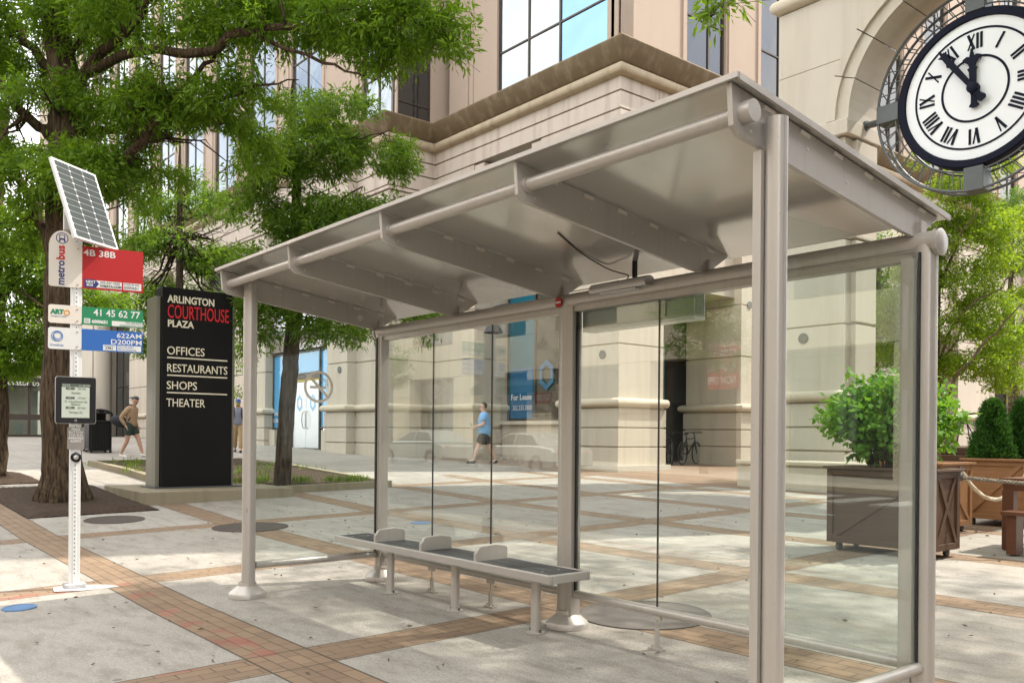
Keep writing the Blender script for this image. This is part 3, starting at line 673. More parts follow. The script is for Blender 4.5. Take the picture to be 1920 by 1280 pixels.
text('lettering', '202.333.3800', .22, (-14.1, YM+1.352, 2.28), (0, -1, 0), SIGNW2, sf, sx=.8)
# left shop fronts (recessed behind the left piers)
def left_shop(x0, x1, doors):
    y = 11.83
    b = MB(); b.box(x0, x1, y-.15, y+.3, 4.55, 5.25); fa = b.build('fascia', OLIVEM if not doors else plain('grey_fascia', (.20, .165, .14), .6, .2), bld)
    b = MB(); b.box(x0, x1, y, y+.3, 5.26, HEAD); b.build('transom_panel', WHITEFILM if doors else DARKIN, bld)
    b = MB(); b.box(x0, x0+.55, y-.2, y+.3, .5, 1.55); b.box(x1-.55, x1, y-.2, y+.3, .5, 1.55); b.build('window_sill', STONE, bld)
    W = x1-x0
    f = window((x0+.02, y), (x0+W*.36, y), 1.57 if doors else 1.0, 4.5, (), (), 0, BLUEWIN if doors else WINDARK, 'storefront')
    f2 = window((x0+W*.36, y), (x0+W*.80, y), 3.62, 4.5, (), (), 0, BLUEWIN if doors else WINDARK, 'storefront')
    f3 = window((x0+W*.80, y), (x1-.02, y), 1.6 if doors else 1.0, 4.5, (), (), 0, BLUEWIN if doors else WINDARK, 'storefront')
    zb_ = g(x0+W*.55, y)
    for k in range(2):
        u0 = x0+W*(.37+.215*k); u1 = u0+W*.21
        d = MB(); d.box(u0, u1, y-.03, y+.03, zb_+.02, 3.34); do = d.build('door', WHITEFILM if doors else BRONZE, bld, bevel=.006)
        if doors:
            e = MB(); hexring(e, (u0+u1)/2, y-.032, 2.55, .27, .1); e.build('hexagon_emblem', BLUEWIN, do).matrix_parent_inverse = Matrix.Identity(4)
        h = MB(); s = 1 if k == 0 else -1; xx = u1-.1 if k == 0 else u0+.1
        h.path([(xx, y-.03, 1.6), (xx, y-.11, 1.65), (xx-s*.05, y-.13, 1.95), (xx, y-.11, 2.2), (xx, y-.03, 2.25)], .018, 8); h.build('handle', SILV, do, True).matrix_parent_inverse = Matrix.Identity(4)
    h = MB(); h.box(x0+W*.365, x0+W*.8, y-.04, y+.05, 3.36, 3.44); h.build('door_closer', plain('yellow_header', (.55, .40, .03), .5), bld)
    h = MB(); h.box(x0+W*.352, x0+W*.368, y-.08, y+.08, zb_, 4.5); h.box(x0+W*.80, x0+W*.816, y-.08, y+.08, zb_, 4.5); h.box(x0+W*.37, x0+W*.8, y-.07, y+.07, 3.45, 3.6); h.build('door_frame', BRONZE, bld)
    return f, fa
f, fa = left_shop(-25.7, -20.72, True)
text('lettering', 'For Lease', .24, (-25.5, 11.79, 2.2), (0, -1, 0), SIGNW2, f)
text('lettering', '202.333.3800', .2, (-25.5, 11.79, 1.9), (0, -1, 0), SIGNW2, f, sx=.75)
text('lettering', 'orthodontics', .52, (-22.7, 11.67, 4.7), (0, -1, 0), SIGNW2, fa, bold=.006)
left_shop(-32.78, -28.97, False)
b = MB(); b.box(-40.6, -36.6, 13.2, 13.5, -.2, HEAD); b.build('back_wall', PALE, bld)
# 2200 entrance at far left
b = MB(); b.box(-48.3, -43.7, 12.6, 12.9, 4.2, 5.0); en = b.build('fascia', plain('entrance_fascia', (.13, .11, .10), .5, .3), bld)
text('lettering', '2200 CLARENDON', .42, (-45.6, 12.57, 4.42), (0, -1, 0), SIGNW2, en, bold=.01)
window((-48.3, 12.9), (-43.7, 12.9), 1.1, 9.2, (.33, .66), (4.2, 6.6), 0, WINDARK, 'storefront')
window((-51.2, 12.9), (-48.4, 12.9), 1.1, 9.2, (.5,), (4.2, 6.6), 0, WINDOW, 'storefront')
# dark arcade behind the courtyard piers, with the recess for the bicycles
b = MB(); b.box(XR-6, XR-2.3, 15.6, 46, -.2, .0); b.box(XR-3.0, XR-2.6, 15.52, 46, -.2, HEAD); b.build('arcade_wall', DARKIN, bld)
b = MB(); b.box(XR-2.6, XR-.3, 15.55, 45.9, 5.6, HEAD); b.build('spandrel', STONE, bld)
for a, c in ((22.7, 26.1), (30, 33.4), (37.3, 40.4)):
    window((XR-.9, a), (XR-.9, c), .5, 5.5, (.5,), (3.2,), 0, WINDARK, 'storefront')
    window((XR-.29, a+.5), (XR-.29, c-.5), 6.3, 8.8, (.5,), (), .06, WINDARK)
b = MB(); b.box(XR-2.58, XR-2.55, 15.9, 18.4, 1.0, 4.4); po = b.build('poster', plain('poster_teal', (.12, .32, .33), .35, 0, .9, 1.1), bld)

# ------------------------------------------------------------------ stone archway with the clock
arch = thing('stone_archway', 'pale stone archway of big voussoirs framing the hanging clock', 'archway', (-.2, 14.5, 0))
AX, AZ, AR, AO, AY0, AY1 = -.2, 7.98, 2.32, 2.62, 13.95, 15.16
def jamb(xa, xb, inner):
    pr = pier('pier', xa, xb, AY0, AY1, 7.72, (ARCHST, STONE_LIP), arch, (3.82, 5.6))
    b = MB(); b.box(xa-.06, xb+.06, AY0-.07, AY1+.05, 7.74, 8.06); b.build('impost', ARCHST, arch, bevel=.02)
jamb(-4.16, AX-AR, 1); jamb(AX+AR, AX+AR+1.64, 0)
disc(-3.52, AY0+.05, 3.56, 'y', parent=arch)
for xx, sg_ in ((AX-AR, 1), (AX+AR, -1)):
    for za, zb_ in ((2.46, 3.80), (3.86, 5.57), (5.63, 7.68)): b = MB(); b.box(min(xx-.07*sg_, xx+.05*sg_), max(xx-.07*sg_, xx+.05*sg_), AY0+.34, AY1-.02, za, zb_); b.build('jamb_panel', ARCHST, arch, bevel=.012)
b = MB(); NV = 9                                                          # voussoirs
for k in range(NV):
    a0, a1 = math.pi*k/NV+.004, math.pi*(k+1)/NV-.004
    for (r0, r1, ya, yb) in ((AR, AR+.26, AY0+.06, AY1-.02), (AR+.262, AO+.16, AY0-.01, AY1)):
        for j in range(4):
            t0, t1 = a0+(a1-a0)*j/4, a0+(a1-a0)*(j+1)/4
            P = [(AX+r*math.cos(t), AZ+.1+r*math.sin(t)) for r, t in ((r0, t0), (r1, t0), (r1, t1), (r0, t1))]
            b.prism(P, (0, ya, 0), (1, 0, 0), (0, 0, 1), (0, 1, 0), yb-ya)
bmesh.ops.remove_doubles(b.b, verts=b.b.verts[:], dist=.0005)
b.build('voussoirs', ARCHST, arch)
def spandrel(z0, z1):                                                   # wall round the arch, in courses
    RO = AO+.15
    for sgn in (-1, 1):
        s = MB()
        N = 8; pts = []
        for i in range(N+1):
            z = z0+(z1-z0)*i/N; dz = z-(AZ+.1); e = math.sqrt(max(0, RO*RO-dz*dz)) if dz < RO else 0
            pts.append((AX+sgn*max(e, .001), z))
        outer = AX+sgn*(AR+1.64) if True else 0
        poly = pts+[(outer, z1), (outer, z0)]
        if sgn > 0: poly = poly[::-1]
        s.prism(poly, (0, AY0+.02, 0), (1, 0, 0), (0, 0, 1), (0, 1, 0), AY1-AY0-.05)
        s.build('arch_wall', ARCHST, arch)
zc = [8.08, 9.36, 10.78]
for a, c in zip(zc, zc[1:]): spandrel(a, c-.014)
b = MB(); b.box(-4.16, 3.76, AY0+.02, AY1-.03, 10.9, 27); b.build('arch_wall', ARCHST, arch)  # upper wall carried up out of view to shade the plaza
b = MB(); b.sweep([(-4.16, AY1), (-4.16, AY0), (3.76, AY0), (3.76, AY1)], [(-.05, 10.78)]+[(.0+.15*math.cos(t), 10.95+.16*math.sin(t)) for t in np.linspace(-math.pi/2, math.pi/2, 9)]+[(-.08, 11.12)]); b.build('moulding', STONE_LIP, arch, True, ang=60)

clock = thing('hanging_clock', 'big round white clock with roman numerals in a dark lattice ring inside the stone arch', 'clock', (-.2, 14.55, 8.16))
CX, CY, CZ = -.17, 14.45, 8.10; clock.scale = (.955,)*3
MY = Matrix.Rotation(R(90), 3, 'X')
b = MB(); b.lathe([(1.40, -.12), (1.40, .0), (.001, .0)], (CX, CY, CZ), 72, MY); b.build('dial', DIALW, clock, True, ang=30)
b = MB(); b.lathe([(1.395, .005), (1.41, .05), (1.54, .05), (1.565, .02), (1.565, -.34), (1.395, -.34), (1.395, .005)], (CX, CY, CZ), 72, MY); b.build('bezel', DIALN, clock, True, ang=30)
def ring(r, wd, y):
    b = MB(); b.lathe([(r-wd, .0), (r-wd, .008), (r, .008), (r, .0), (r-wd, 0)], (CX, y, CZ), 72, MY); return b
ring(1.20, .04, CY-.002).build('minute_ring', DIALN, clock); ring(.66, .045, CY-.002).build('hour_ring', DIALN, clock)
def stroke(b, th, p, q, wd):
    """stroke in dial-local coords: origin on the numeral centre, v outward; th clockwise from 12"""
    rr = .95; s, c = math.sin(th), math.cos(th)
    def W(u, v): return (CX+(rr+v)*s+u*c, CZ+(rr+v)*c-u*s)
    dx, dy = q[0]-p[0], q[1]-p[1]; L = math.hypot(dx, dy); nx, ny = -dy/L*wd/2, dx/L*wd/2
    P = [W(p[0]+nx, p[1]+ny), W(q[0]+nx, q[1]+ny), W(q[0]-nx, q[1]-ny), W(p[0]-nx, p[1]-ny)]
    b.prism(P, (0, CY-.001, 0), (1, 0, 0), (0, 0, 1), (0, -1, 0), .012)
NUM = {1: 'I', 2: 'II', 3: 'III', 4: 'IIII', 5: 'V', 6: 'VI', 7: 'VII', 8: 'VIII', 9: 'IX', 10: 'X', 11: 'XI', 12: 'XII'}
for h, sN in NUM.items():
    b = MB(); wds = [{'I': .075, 'V': .17, 'X': .17}[c] for c in sN]; u = -sum(wds)/2; th = h*math.pi/6; hh = .155
    for ch, wd in zip(sN, wds):
        c = u+wd/2
        if ch == 'I': stroke(b, th, (c, -hh), (c, hh), .046)
        if ch == 'V': stroke(b, th, (c-.055, hh), (c, -hh), .052); stroke(b, th, (c+.055, hh), (c, -hh), .026)
        if ch == 'X': stroke(b, th, (c-.06, hh), (c+.06, -hh), .052); stroke(b, th, (c+.06, hh), (c-.06, -hh), .026)
        u += wd
    b.build('numeral', DIALN, clock)
def hand(name, th, poly, y):
    b = MB(); s, c = math.sin(th), math.cos(th)
    P = [(CX+u*c+v*s, CZ-u*s+v*c) for u, v in poly]; b.prism(P, (0, y, 0), (1, 0, 0), (0, 0, 1), (0, -1, 0), .03); return b.build(name, DIALN, clock)
def sym(h): return h+[(-u, v) for u, v in h[::-1]]
hand('minute_hand', R(-36), sym([(.06, -.36), (.085, -.30), (.05, -.2), (.075, 0), (.05, .1), (.062, .7), (.09, .74), (.06, .80), (.055, .95), (.10, 1.03), (.035, 1.02), (.012, 1.14)]), CY-.09)
hand('hour_hand', R(-3), sym([(.03, -.40), (.10, -.36), (.06, -.3), (.05, -.15), (.085, 0), (.06, .1), (.07, .34), (.10, .40), (.055, .42), (.075, .50), (.17, .58), (.16, .52), (.18, .62), (.10, .66), (.045, .64), (.03, .72), (.012, .80)]), CY-.05)
b = MB(); b.lathe([(.11, 0), (.11, .14), (.08, .16), (.001, .16)], (CX, CY, CZ), 24, MY); b.build('hub', DIALN, clock, True)
# outer lattice: two hoops joined by zig-zag bars, four blocks and the fixing rods
b = MB()
def hoop(r, y, rad):
    pts = [(CX+r*math.cos(t), y, CZ+r*math.sin(t)) for t in np.linspace(0, 2*math.pi, 73)]; b.path(pts, rad, 8)
hoop(2.02, CY+.0, .03); hoop(2.02, CY+.34, .03); hoop(1.64, CY+.34, .022); hoop(1.64, CY, .018)
for k in range(48):
    t0, t1 = 2*math.pi*k/48, 2*math.pi*(k+.5)/48
    p = lambda r, t, y: (CX+r*math.cos(t), y, CZ+r*math.sin(t))
    b.tube(p(1.64, t0, CY), p(2.02, t1, CY), .012, n=6); b.tube(p(2.02, t0, CY), p(2.02, t1, CY+.34), .011, n=6); b.tube(p(1.64, t0, CY+.34), p(2.02, t1, CY+.34), .010, n=6)
b.build('lattice_ring', GREYM, clock, True)
for t in range(4):
    a = t*math.pi/2; d = Vector((math.cos(a), 0, math.sin(a))); e = Vector((-math.sin(a), 0, math.cos(a)))
    b = MB(); b.ob(Vector((CX, CY+.17, CZ))+d*1.80, d, e, (0, 1, 0), .24, .19, .21); b.build('bracket_block', GREYM, clock, bevel=.01)
for s in (-1, 1):
    b = MB(); b.tube((CX+s*2.0, CY+.2, CZ-.06), (CX+s*2.47, CY+.2, CZ-.06), .075, n=16); b.tube((CX+s*2.36, CY+.2, CZ-.06), (CX+s*2.42, CY+.2, CZ-.06), .11, n=16); b.build('fixing_rod', GREYM, clock, True)

# low seat wall in front of the archway
lw_ = thing('seat_wall', 'low pale stone seat wall with rounded cap at the foot of the archway', 'low wall', (-1.6, 12.95, .35))
b = MB(); b.box(-4.3, 1.5, 12.75, 13.15, -.3, .80); b.box(-4.26, 1.46, 12.79, 13.11, .79, .83); b.build('wall', STONE, lw_)
b = MB(); b.sweep([(1.5, 12.75), (-4.3, 12.75)][::-1], [(-.42, .82), (.03, .82), (.055, .85), (.055, .90), (.03, .925), (-.42, .925), (-.45, .88), (-.42, .82)]); b.box(-4.32, -4.28, 12.72, 13.17, .82, .925); b.build('cap', STONE_LIP, lw_, True)

# ------------------------------------------------------------------ bus shelter
SL, SD = 5.10, 1.29
sh = thing('bus_shelter', 'beige metal and glass bus shelter with sloping ribbed roof beside the pavement', 'bus shelter', (2.55, .65, g(2.55, .65)))
def ground_part(b): pass
def post(x, y, ztop, ch=None, zch=None, r=.056):
    z0 = g(x, y); b = MB()
    prof = [(r*math.cos(t)*(1 if abs(math.sin(t*6)) > .12 else .965), r*math.sin(t)) for t in np.linspace(0, 2*math.pi, 49)[:-1]]
    b.prism([(x+p[0], y+p[1]) for p in prof], (0, 0, z0+.02), (1, 0, 0), (0, 1, 0), (0, 0, 1), ztop-z0-.02)
    if ch: b.box(*ch, z0+.03, zch)
    o = b.build('post', METAL, sh, True, ang=50)
    c = MB(); c.lathe([(.15, 0), (.152, .035), (.145, .045), (.078, .10), (.075, .125), (.058, .13), (.058, .02)], (x+(.0 if not ch else (ch[0]+ch[1]-2*x)*.25), y, z0), 40)
    co = c.build('base_cover', METAL, o, True, ang=40); co.matrix_parent_inverse = Matrix.Identity(4)
    return o
RX = [-.09, 1.19, 2.47, 3.76, 5.05]
post(0, 0, 2.64, (-.066, -.03, -.03, .03), 2.44); post(5.114, 0, 2.645, (5.040, 5.078, -.052, -.006), 2.52, .0435)
post(0, SD, 2.33, (-.0, .07, SD-.05, SD+.03), 2.3); post(2.55, SD, 2.33, (2.5, 2.64, SD-.045, SD+.045), 2.3); post(5.10, SD, 2.33, (5.0, 5.06, SD-.05, SD+.02), 2.28)
def roofz(y): return 2.750-(y+.235)*.138                      # underside of roof
for i, x in enumerate(RX):                                        # rafters: plates with angled nose
    nose = [(-.226, roofz(-.226)-.004), (-.212, 2.585), (-.17, 2.555), (1.13, 2.385), (1.30, 2.372), (1.36, 2.42), (1.50, roofz(1.50)-.004)]
    b = MB(); th = .012
    b.prism([(y, z) for y, z in nose], (x-th, 0, 0), (0, 1, 0), (0, 0, 1), (1, 0, 0), 2*th)
    b.box(x-.035, x+.035, -.262, -.254, roofz(-.262)-.2, roofz(-.262)-.02) if False else None
    o = b.build('rafter', METAL, sh, bevel=.002)
    for yb_, zb_ in ((-.10, 2.585), (.30, 2.60), (.62, 2.52)):
        c = MB(); c.lathe([(.006, 0), (.005, .004), (.001, .005)], (x+th, yb_, zb_), 8, Matrix.Rotation(R(90), 3, 'Y')); c.build('bolt', SIGNW, o)
    for k in range(6):
        y = .02+k*.26; c = MB(); c.ob((x+th+.003, y, roofz(y)-.020), (1, 0, 0), (0, 1, -.142), (0, .142, 1), .003, .034, .009); c.build('clip', SIGNW, o)
b = MB(); y0, y1 = -.235, 1.545; x0, x1 = -.15, 5.092                # roof panels
for xa, xb in zip([x0]+RX[1:-1], RX[1:-1]+[x1]):
    b.hexa([(xa+.003, y0, roofz(y0)), (xb-.003, y0, roofz(y0)), (xb-.003, y1, roofz(y1)), (xa+.003, y1, roofz(y1)), (xa+.003, y0, roofz(y0)+.016), (xb-.003, y0, roofz(y0)+.016), (xb-.003, y1, roofz(y1)+.016), (xa+.003, y1, roofz(y1)+.016)])
b.build('roof_panel', METAL_D, sh)
b = MB()                                                        # edge trims
b.hexa([(x0-.012, y0-.014, roofz(y0)-.003), (x1+.012, y0-.014, roofz(y0)-.003), (x1+.012, y0-.001, roofz(y0)-.003), (x0-.012, y0-.001, roofz(y0)-.003), (x0-.012, y0-.014, roofz(y0)+.0195), (x1+.012, y0-.014, roofz(y0)+.0195), (x1+.012, y0-.001, roofz(y0)+.0195), (x0-.012, y0-.001, roofz(y0)+.0195)])
for xa, xb in ((x0-.014, x0-.001), (x1+.001, x1+.014)):
    b.hexa([(xa, y0, roofz(y0)-.008), (xb, y0, roofz(y0)-.008), (xb, y1, roofz(y1)-.008), (xa, y1, roofz(y1)-.008), (xa, y0, roofz(y0)+.019), (xb, y0, roofz(y0)+.019), (xb, y1, roofz(y1)+.019), (xa, y1, roofz(y1)+.019)])
b.build('roof_trim', METAL, sh)
b = MB(); b.tube((RX[0]-.03, -.15, 2.642), (5.10, -.15, 2.642), .033, n=20)
for x in RX: b.tube((x-.035, -.15, 2.642), (x+.035, -.15, 2.642), .041, n=20)
b.tube((5.062, -.15, 2.642), (5.115, -.15, 2.642), .043, n=24); b.build('front_tube', METAL, sh, True)
b = MB(); b.tube((-.06, SD, 2.345), (5.165, SD, 2.345), .054, n=28); b.box(.0, 5.1, SD-.034, SD+.034, 2.262, 2.33); b.box(.0, 5.1, SD-.046, SD+.046, 2.300, 2.306); b.build('back_beam', METAL, sh, True)
for x in (-.075, 5.172):
    b = MB(); b.lathe([(.062, -.02), (.066, .004), (.054, .012), (.001, .014)], (x, SD, 2.338), 28, Matrix.Rotation(R(90 if x > 0 else -90), 3, 'Y')); b.build('end_cap', METAL, sh, True)
for x in RX:
    b = MB(); b.box(x-.03, x+.03, SD+.0, SD+.05, 2.39, 2.46); b.build('bracket', METAL, sh, bevel=.004)
ZR = .268
for P, Q in (((.06, SD, ZR), (2.5, SD, ZR)), ((2.62, SD, ZR), (5.04, SD, ZR)), ((0, .06, ZR), (0, SD-.06, ZR)), ((5.10, .05, ZR), (5.10, SD-.03, ZR))):
    b = MB(); b.tube(P, Q, .03, n=18); b.build('bottom_rail', METAL, sh, True)
def pane(x0, x1, y0, y1, z0, z1):
    b = MB(); b.box(x0, x1, y0, y1, z0, z1); return b.build('glass_pane', GLASS if y1-y0 < .1 else GLASS_END, sh)
JX = [.065, .854, 1.673, 2.49]; th = .005
seam = plain('black_seal', (.012, .012, .012), .5)
for a, c in zip(JX, JX[1:]): pane(a+.0005, c-.0005, SD-th, SD+th, ZR+.03, 2.263)
JX2 = [2.66, 3.40, 4.21, 5.0]
for a, c in zip(JX2, JX2[1:]): pane(a+.0005, c-.0005, SD-th, SD+th, ZR+.03, 2.263)
gl_l = pane(-th, th, .062, SD-.06, ZR+.03, 2.283); gl_r = pane(5.10-th, 5.10+th, .06, SD-.062, ZR+.03, 2.283)
b = MB()
for x in JX[1:3]+JX2[1:3]: b.box(x-.0032, x+.0032, SD-.006, SD+.006, ZR+.03, 2.262)
for x in (JX[0]-.004, JX[3]+.006, JX2[0]-.012, JX2[3]+.004): b.box(x-.006, x+.006, SD-.012, SD+.012, ZR+.02, 2.262)
b.box(5.094, 5.106, SD-.066, SD-.058, ZR+.03, 2.29); b.box(-.012, .012, SD-.066, SD-.056, ZR+.03, 2.29)
b.build('glazing_seal', seam, sh)
b = MB(); b.box(5.03, 5.09, SD-.10, SD-.066, ZR+.03, 2.26); b.build('glazing_channel', METAL, sh)
for x in JX[1:3]+JX2[1:3]:                                        # feet under the glass joints
    b = MB(); z = g(x, SD); b.box(x-.055, x+.055, SD-.022, SD+.022, z+.001, z+.012); b.box(x-.012, x+.012, SD-.012, SD+.012, z+.012, z+.13); b.tube((x, SD, z+.1), (x, SD, ZR-.03), .006, n=8); b.box(x-.035, x+.035, SD-.014, SD+.014, ZR-.055, ZR-.022)
    for s in (-1, 1): b.tube((x+s*.038, SD, z+.012), (x+s*.038, SD, z+.03), .009, n=6)
    b.build('glass_foot', METAL, sh)
# no smoking sign etched on the left end glass
b = MB(); MX = Matrix.Rotation(R(90), 3, 'Y'); cy, cz, rr = .635, 1.806, .143
b.lathe([(rr-.024, 0), (rr-.024, .001), (rr, .001), (rr, 0), (rr-.024, 0)], (th+.0005, cy, cz), 48, MX)
def bar2(y0, z0, y1, z1, wd):
    d = Vector((y1-y0, z1-z0)).normalized(); n_ = Vector((-d.y, d.x))*wd/2
    b.prism([(y0+n_.x, z0+n_.y), (y1+n_.x, z1+n_.y), (y1-n_.x, z1-n_.y), (y0-n_.x, z0-n_.y)], (th+.0005, 0, 0), (0, 1, 0), (0, 0, 1), (1, 0, 0), .0012)
bar2(cy-.095, cz+.095, cy+.095, cz-.095, .026); bar2(cy-.085, cz-.005, cy-.012, cz-.005, .022); bar2(cy+.03, cz-.005, cy+.075, cz-.005, .022); bar2(cy+.072, cz+.01, cy+.072, cz+.05, .008); bar2(cy+.088, cz-.0, cy+.088, cz+.06, .008)
bar2(cy+.03, cz+.055, cy+.075, cz+.05, .008); bar2(cy+.03, cz+.075, cy+.09, cz+.062, .008)
b.build('no_smoking_decal', DECALG, gl_l).matrix_parent_inverse = Matrix.Identity(4)
b = MB(); b.box(2.66, 3.66, SD+.03, SD+.13, 2.14, 2.40); ib = b.build('information_box', plain('grey_green_case', (.30, .31, .28), .15, .3, .05), sh, bevel=.008)
b = MB(); b.box(2.67, 3.655, SD+.028, SD+.135, 2.118, 2.139); b.build('diffuser', SIGNW2, ib)
b = MB(); b.prism([(1.06, 2.47), (1.095, 2.435), (1.13, 2.47), (1.095, 2.505)], (RX[0]+.013, 0, 0), (0, 1, 0), (0, 0, 1), (1, 0, 0), .001); b.build('sticker', SIGNW, sh)
# light fitting, cable, red badge
lf = MB(); lf.prism([(SD-.075+.05*math.cos(t), 2.372+.042*math.sin(t)) for t in np.linspace(-.6, math.pi+.6, 14)], (2.88, 0, 0), (0, 1, 0), (0, 0, 1), (1, 0, 0), .50); lo = lf.build('light_fitting', SILV, sh, True)
lf = MB(); lf.box(2.96, 3.28, SD-.10, SD-.045, 2.336, 2.346); lf.build('diffuser', SIGNW2, lo).matrix_parent_inverse = Matrix.Identity(4)
b = MB(); b.path(densify([(3.12, SD-.03, 2.41), (3.1, SD+.03, 2.46), (3.02, SD+.02, 2.49), (2.94, SD-.02, roofz(SD)-.012), (3.0, .98, roofz(.98)-.006), (3.16, .62, roofz(.62)-.006)], [.006]*6, 4, 0)[0], .0042, 6); b.box(3.17, 3.195, SD-.012, SD+.012, 2.40, roofz(SD)); b.build('cable', BLACK, sh, True)
b = MB(); b.lathe([(.036, -.002), (.036, .004), (.001, .005)], (2.52, SD-.070, 2.335), 24, MY); bo = b.build('maker_badge', RED, sh)
b = MB(); b.box(2.492, 2.548, SD-.0775, SD-.0765, 2.329, 2.341); b.build('badge_stripe', SIGNW2, bo).matrix_parent_inverse = Matrix.Identity(4)

# bench under the shelter
bench = thing('bench', 'long backless bench with charcoal slats and three arm dividers under the shelter', 'bench', (1.4, 1.0, g(1.4, 1)))
BX0, BX1, BY0, BY1, BZ = -.06, 2.87, .835, 1.215, .468
b = MB(); t = .028
b.box(BX0, BX1, BY0, BY0+t, BZ-.060, BZ); b.box(BX0, BX1, BY1-t, BY1, BZ-.060, BZ); b.box(BX0, BX0+t, BY0+t, BY1-t, BZ-.060, BZ); b.box(BX1-t, BX1, BY0+t, BY1-t, BZ-.060, BZ)
b.box(BX0+t, BX1-t, BY0+t, BY1-t, BZ-.05, BZ-.03); b.build('frame', SILV, bench, bevel=.006)
b = MB(); n_ = 3; wd = (BY1-BY0-2*t)/n_
for k in range(n_): b.box(BX0+t+.002, BX1-t-.002, BY0+t+k*wd+.003, BY0+t+(k+1)*wd-.003, BZ-.03, BZ-.004)
b.build('seat', CHAR, bench, bevel=.003)
b = MB()
for x in (BX0+.18, BX1-.18):
    for y in (BY0+.10, BY1-.13): b.lathe([(.007, 0), (.006, .003), (.001, .004)], (x, y, BZ-.004), 10)
b.build('bolt', SILV, bench)
for x in (.60, 1.30, 2.02):
    P = [(BY0+.03, BZ-.01)]+[(BY0+.03, BZ+.055)]+[(BY0+.05+.05*(1-math.cos(a)), BZ+.06+.045*math.sin(a)) for a in np.linspace(.2, math.pi/2, 6)]+[(BY0+.22, BZ+.112), (BY0+.30, BZ+.10)]+[(BY0+.30+.035*math.sin(a), BZ+.065+.035*math.cos(a)) for a in np.linspace(.1, math.pi/2, 5)]+[(BY0+.335, BZ-.01)]
    b = MB(); b.prism(P, (x-.014, 0, 0), (0, 1, 0), (0, 0, 1), (1, 0, 0), .028); b.build('arm_divider', METAL, bench, bevel=.007)
for x in (.65, 1.60, 2.55):
    z = g(x, 1.0); b = MB(); b.tube((x, 1.0, z+.005), (x, 1.0, BZ-.06), .034, n=24); b.lathe([(.066, 0), (.066, .008), (.04, .012)], (x, 1.0, z+.001), 28)
    lo = b.build('leg', METAL, bench, True, ang=40); c = MB()
    for s in (-1, 1): c.tube((x+s*.05, 1.0, z+.006), (x+s*.05, 1.0, z+.03), .009, n=6)
    c.build('anchor_bolt', GREYM, lo).matrix_parent_inverse = Matrix.Identity(4)

# ------------------------------------------------------------------ bus stop pole with its flags
PX0, PY0 = -1.317, -1.05; pz = g(PX0, PY0)
st = thing('bus_stop_sign', 'white bus stop pole with red, green and blue route flags and solar panel', 'bus stop', (PX0, PY0, pz))
TA = R(80.57); tv = Vector((math.cos(TA), math.sin(TA), 0)); nv = Vector((math.sin(TA), -math.cos(TA), 0)); PO = Vector((PX0, PY0, 0)); UZ = Vector((0, 0, 1))
def W(u, z, o=0.): return PO+tv*u+UZ*z+nv*o
def plate(name, mat, u0, u1, z0, z1, o0, o1, parent, rad=0.):
    b = MB(); P = [(u0, z0), (u1, z0), (u1, z1), (u0, z1)]; b.prism(P, PO+nv*o0, tv, UZ, nv, o1-o0)
    if rad:
        es = [e for e in b.b.edges if abs((e.verts[0].co-e.verts[1].co).normalized().dot(nv)) > .9]
        bmesh.ops.bevel(b.b, geom=es, offset=rad, segments=5, affect='EDGES', profile=.5)
    return b.build(name, mat, parent)
b = MB(); b.ob(PO+UZ*((3.16+pz)/2), tv, nv, UZ, .045, .028, (3.16-pz)/2); b.ob(PO+nv*.028+UZ*((3.16+pz)/2), tv, nv, UZ, .016, .004, (3.16-pz)/2-.02); b.build('pole', WHITEP, st, bevel=.006)
b = MB()
k = 0; z = .14
while z < 3.12:
    b.prism([(.0055*math.cos(a), z+.0055*math.sin(a)) for a in np.linspace(0, 2*math.pi, 9)[:-1]], PO+nv*.0322, tv, UZ, nv, .0006); z += .038
b.build('punched_holes', INKBLK, st)
b = MB(); b.prism([(-.09, -.075), (.085, -.08), (.10, .06), (-.07, .085)], PO+UZ*(pz+.002), tv, nv, UZ, .045); b.build('footing', plain('rough_grout', (.40, .40, .41), .95, 0, .3, 20, 1.0, 60), st, bevel=.012)
b = MB(); b.prism([(-.16, -.10), (.02, -.13), (.24, -.05), (.36, .10), (.05, .16), (-.16, .12)], PO+UZ*(pz+.001), tv, nv, UZ, .006); b.build('cement_patch', plain('white_cement', (.72, .72, .72), .9, 0, .12, 12, .4, 90), st)
def flag(name, mat, u1, z0, z1, cm, u0=-.22):
    o = plate(name, mat, .042, u1, z0, z1, .034, .040, st)
    w_ = plate('white_panel', cm, u0, .0415, z0, z1, .034, .040, o, .02); w_.matrix_parent_inverse = Matrix.Identity(4)
    s = MB()
    for zz in (z0+.03, z1-.03): s.lathe([(.008, 0), (.006, .004), (.001, .005)], W(.008, zz, .040), 10, Matrix((tv, UZ, nv)).transposed())
    s.build('screw', SILV, o).matrix_parent_inverse = Matrix.Identity(4)
    return o, w_
def ftxt(par, s, size, u, z, mat, ax='LEFT', sx=1., bold=.0, up=(0, 0, 1), o=.0405, space=1., width=None):
    t_ = text('lettering', s, size, W(u, z, o), nv, mat, par, up, ax, 'CENTER', sx, bold, .0006, space, width); t_.matrix_parent_inverse = Matrix.Identity(4); return t_
def fpl(par, name, mat, u0, u1, z0, z1, o=.0402): 
    p = plate(name, mat, u0, u1, z0, z1, o-.0015, o+.0006, st); p.parent = par; p.matrix_parent_inverse = Matrix.Identity(4); return p
fo, wo = flag('red_flag', RED, .542, 2.655, 3.03, SIGNW)
b = MB(); b.prism([(-.22+.105*(1-math.cos(a)), 3.0+.145*math.sin(a)) for a in np.linspace(0, math.pi, 20)]+[(-.01, 2.96), (-.22, 2.96)], PO+nv*.0338, tv, UZ, nv, .006); b.build('round_top', SIGNW, fo).matrix_parent_inverse = Matrix.Identity(4)
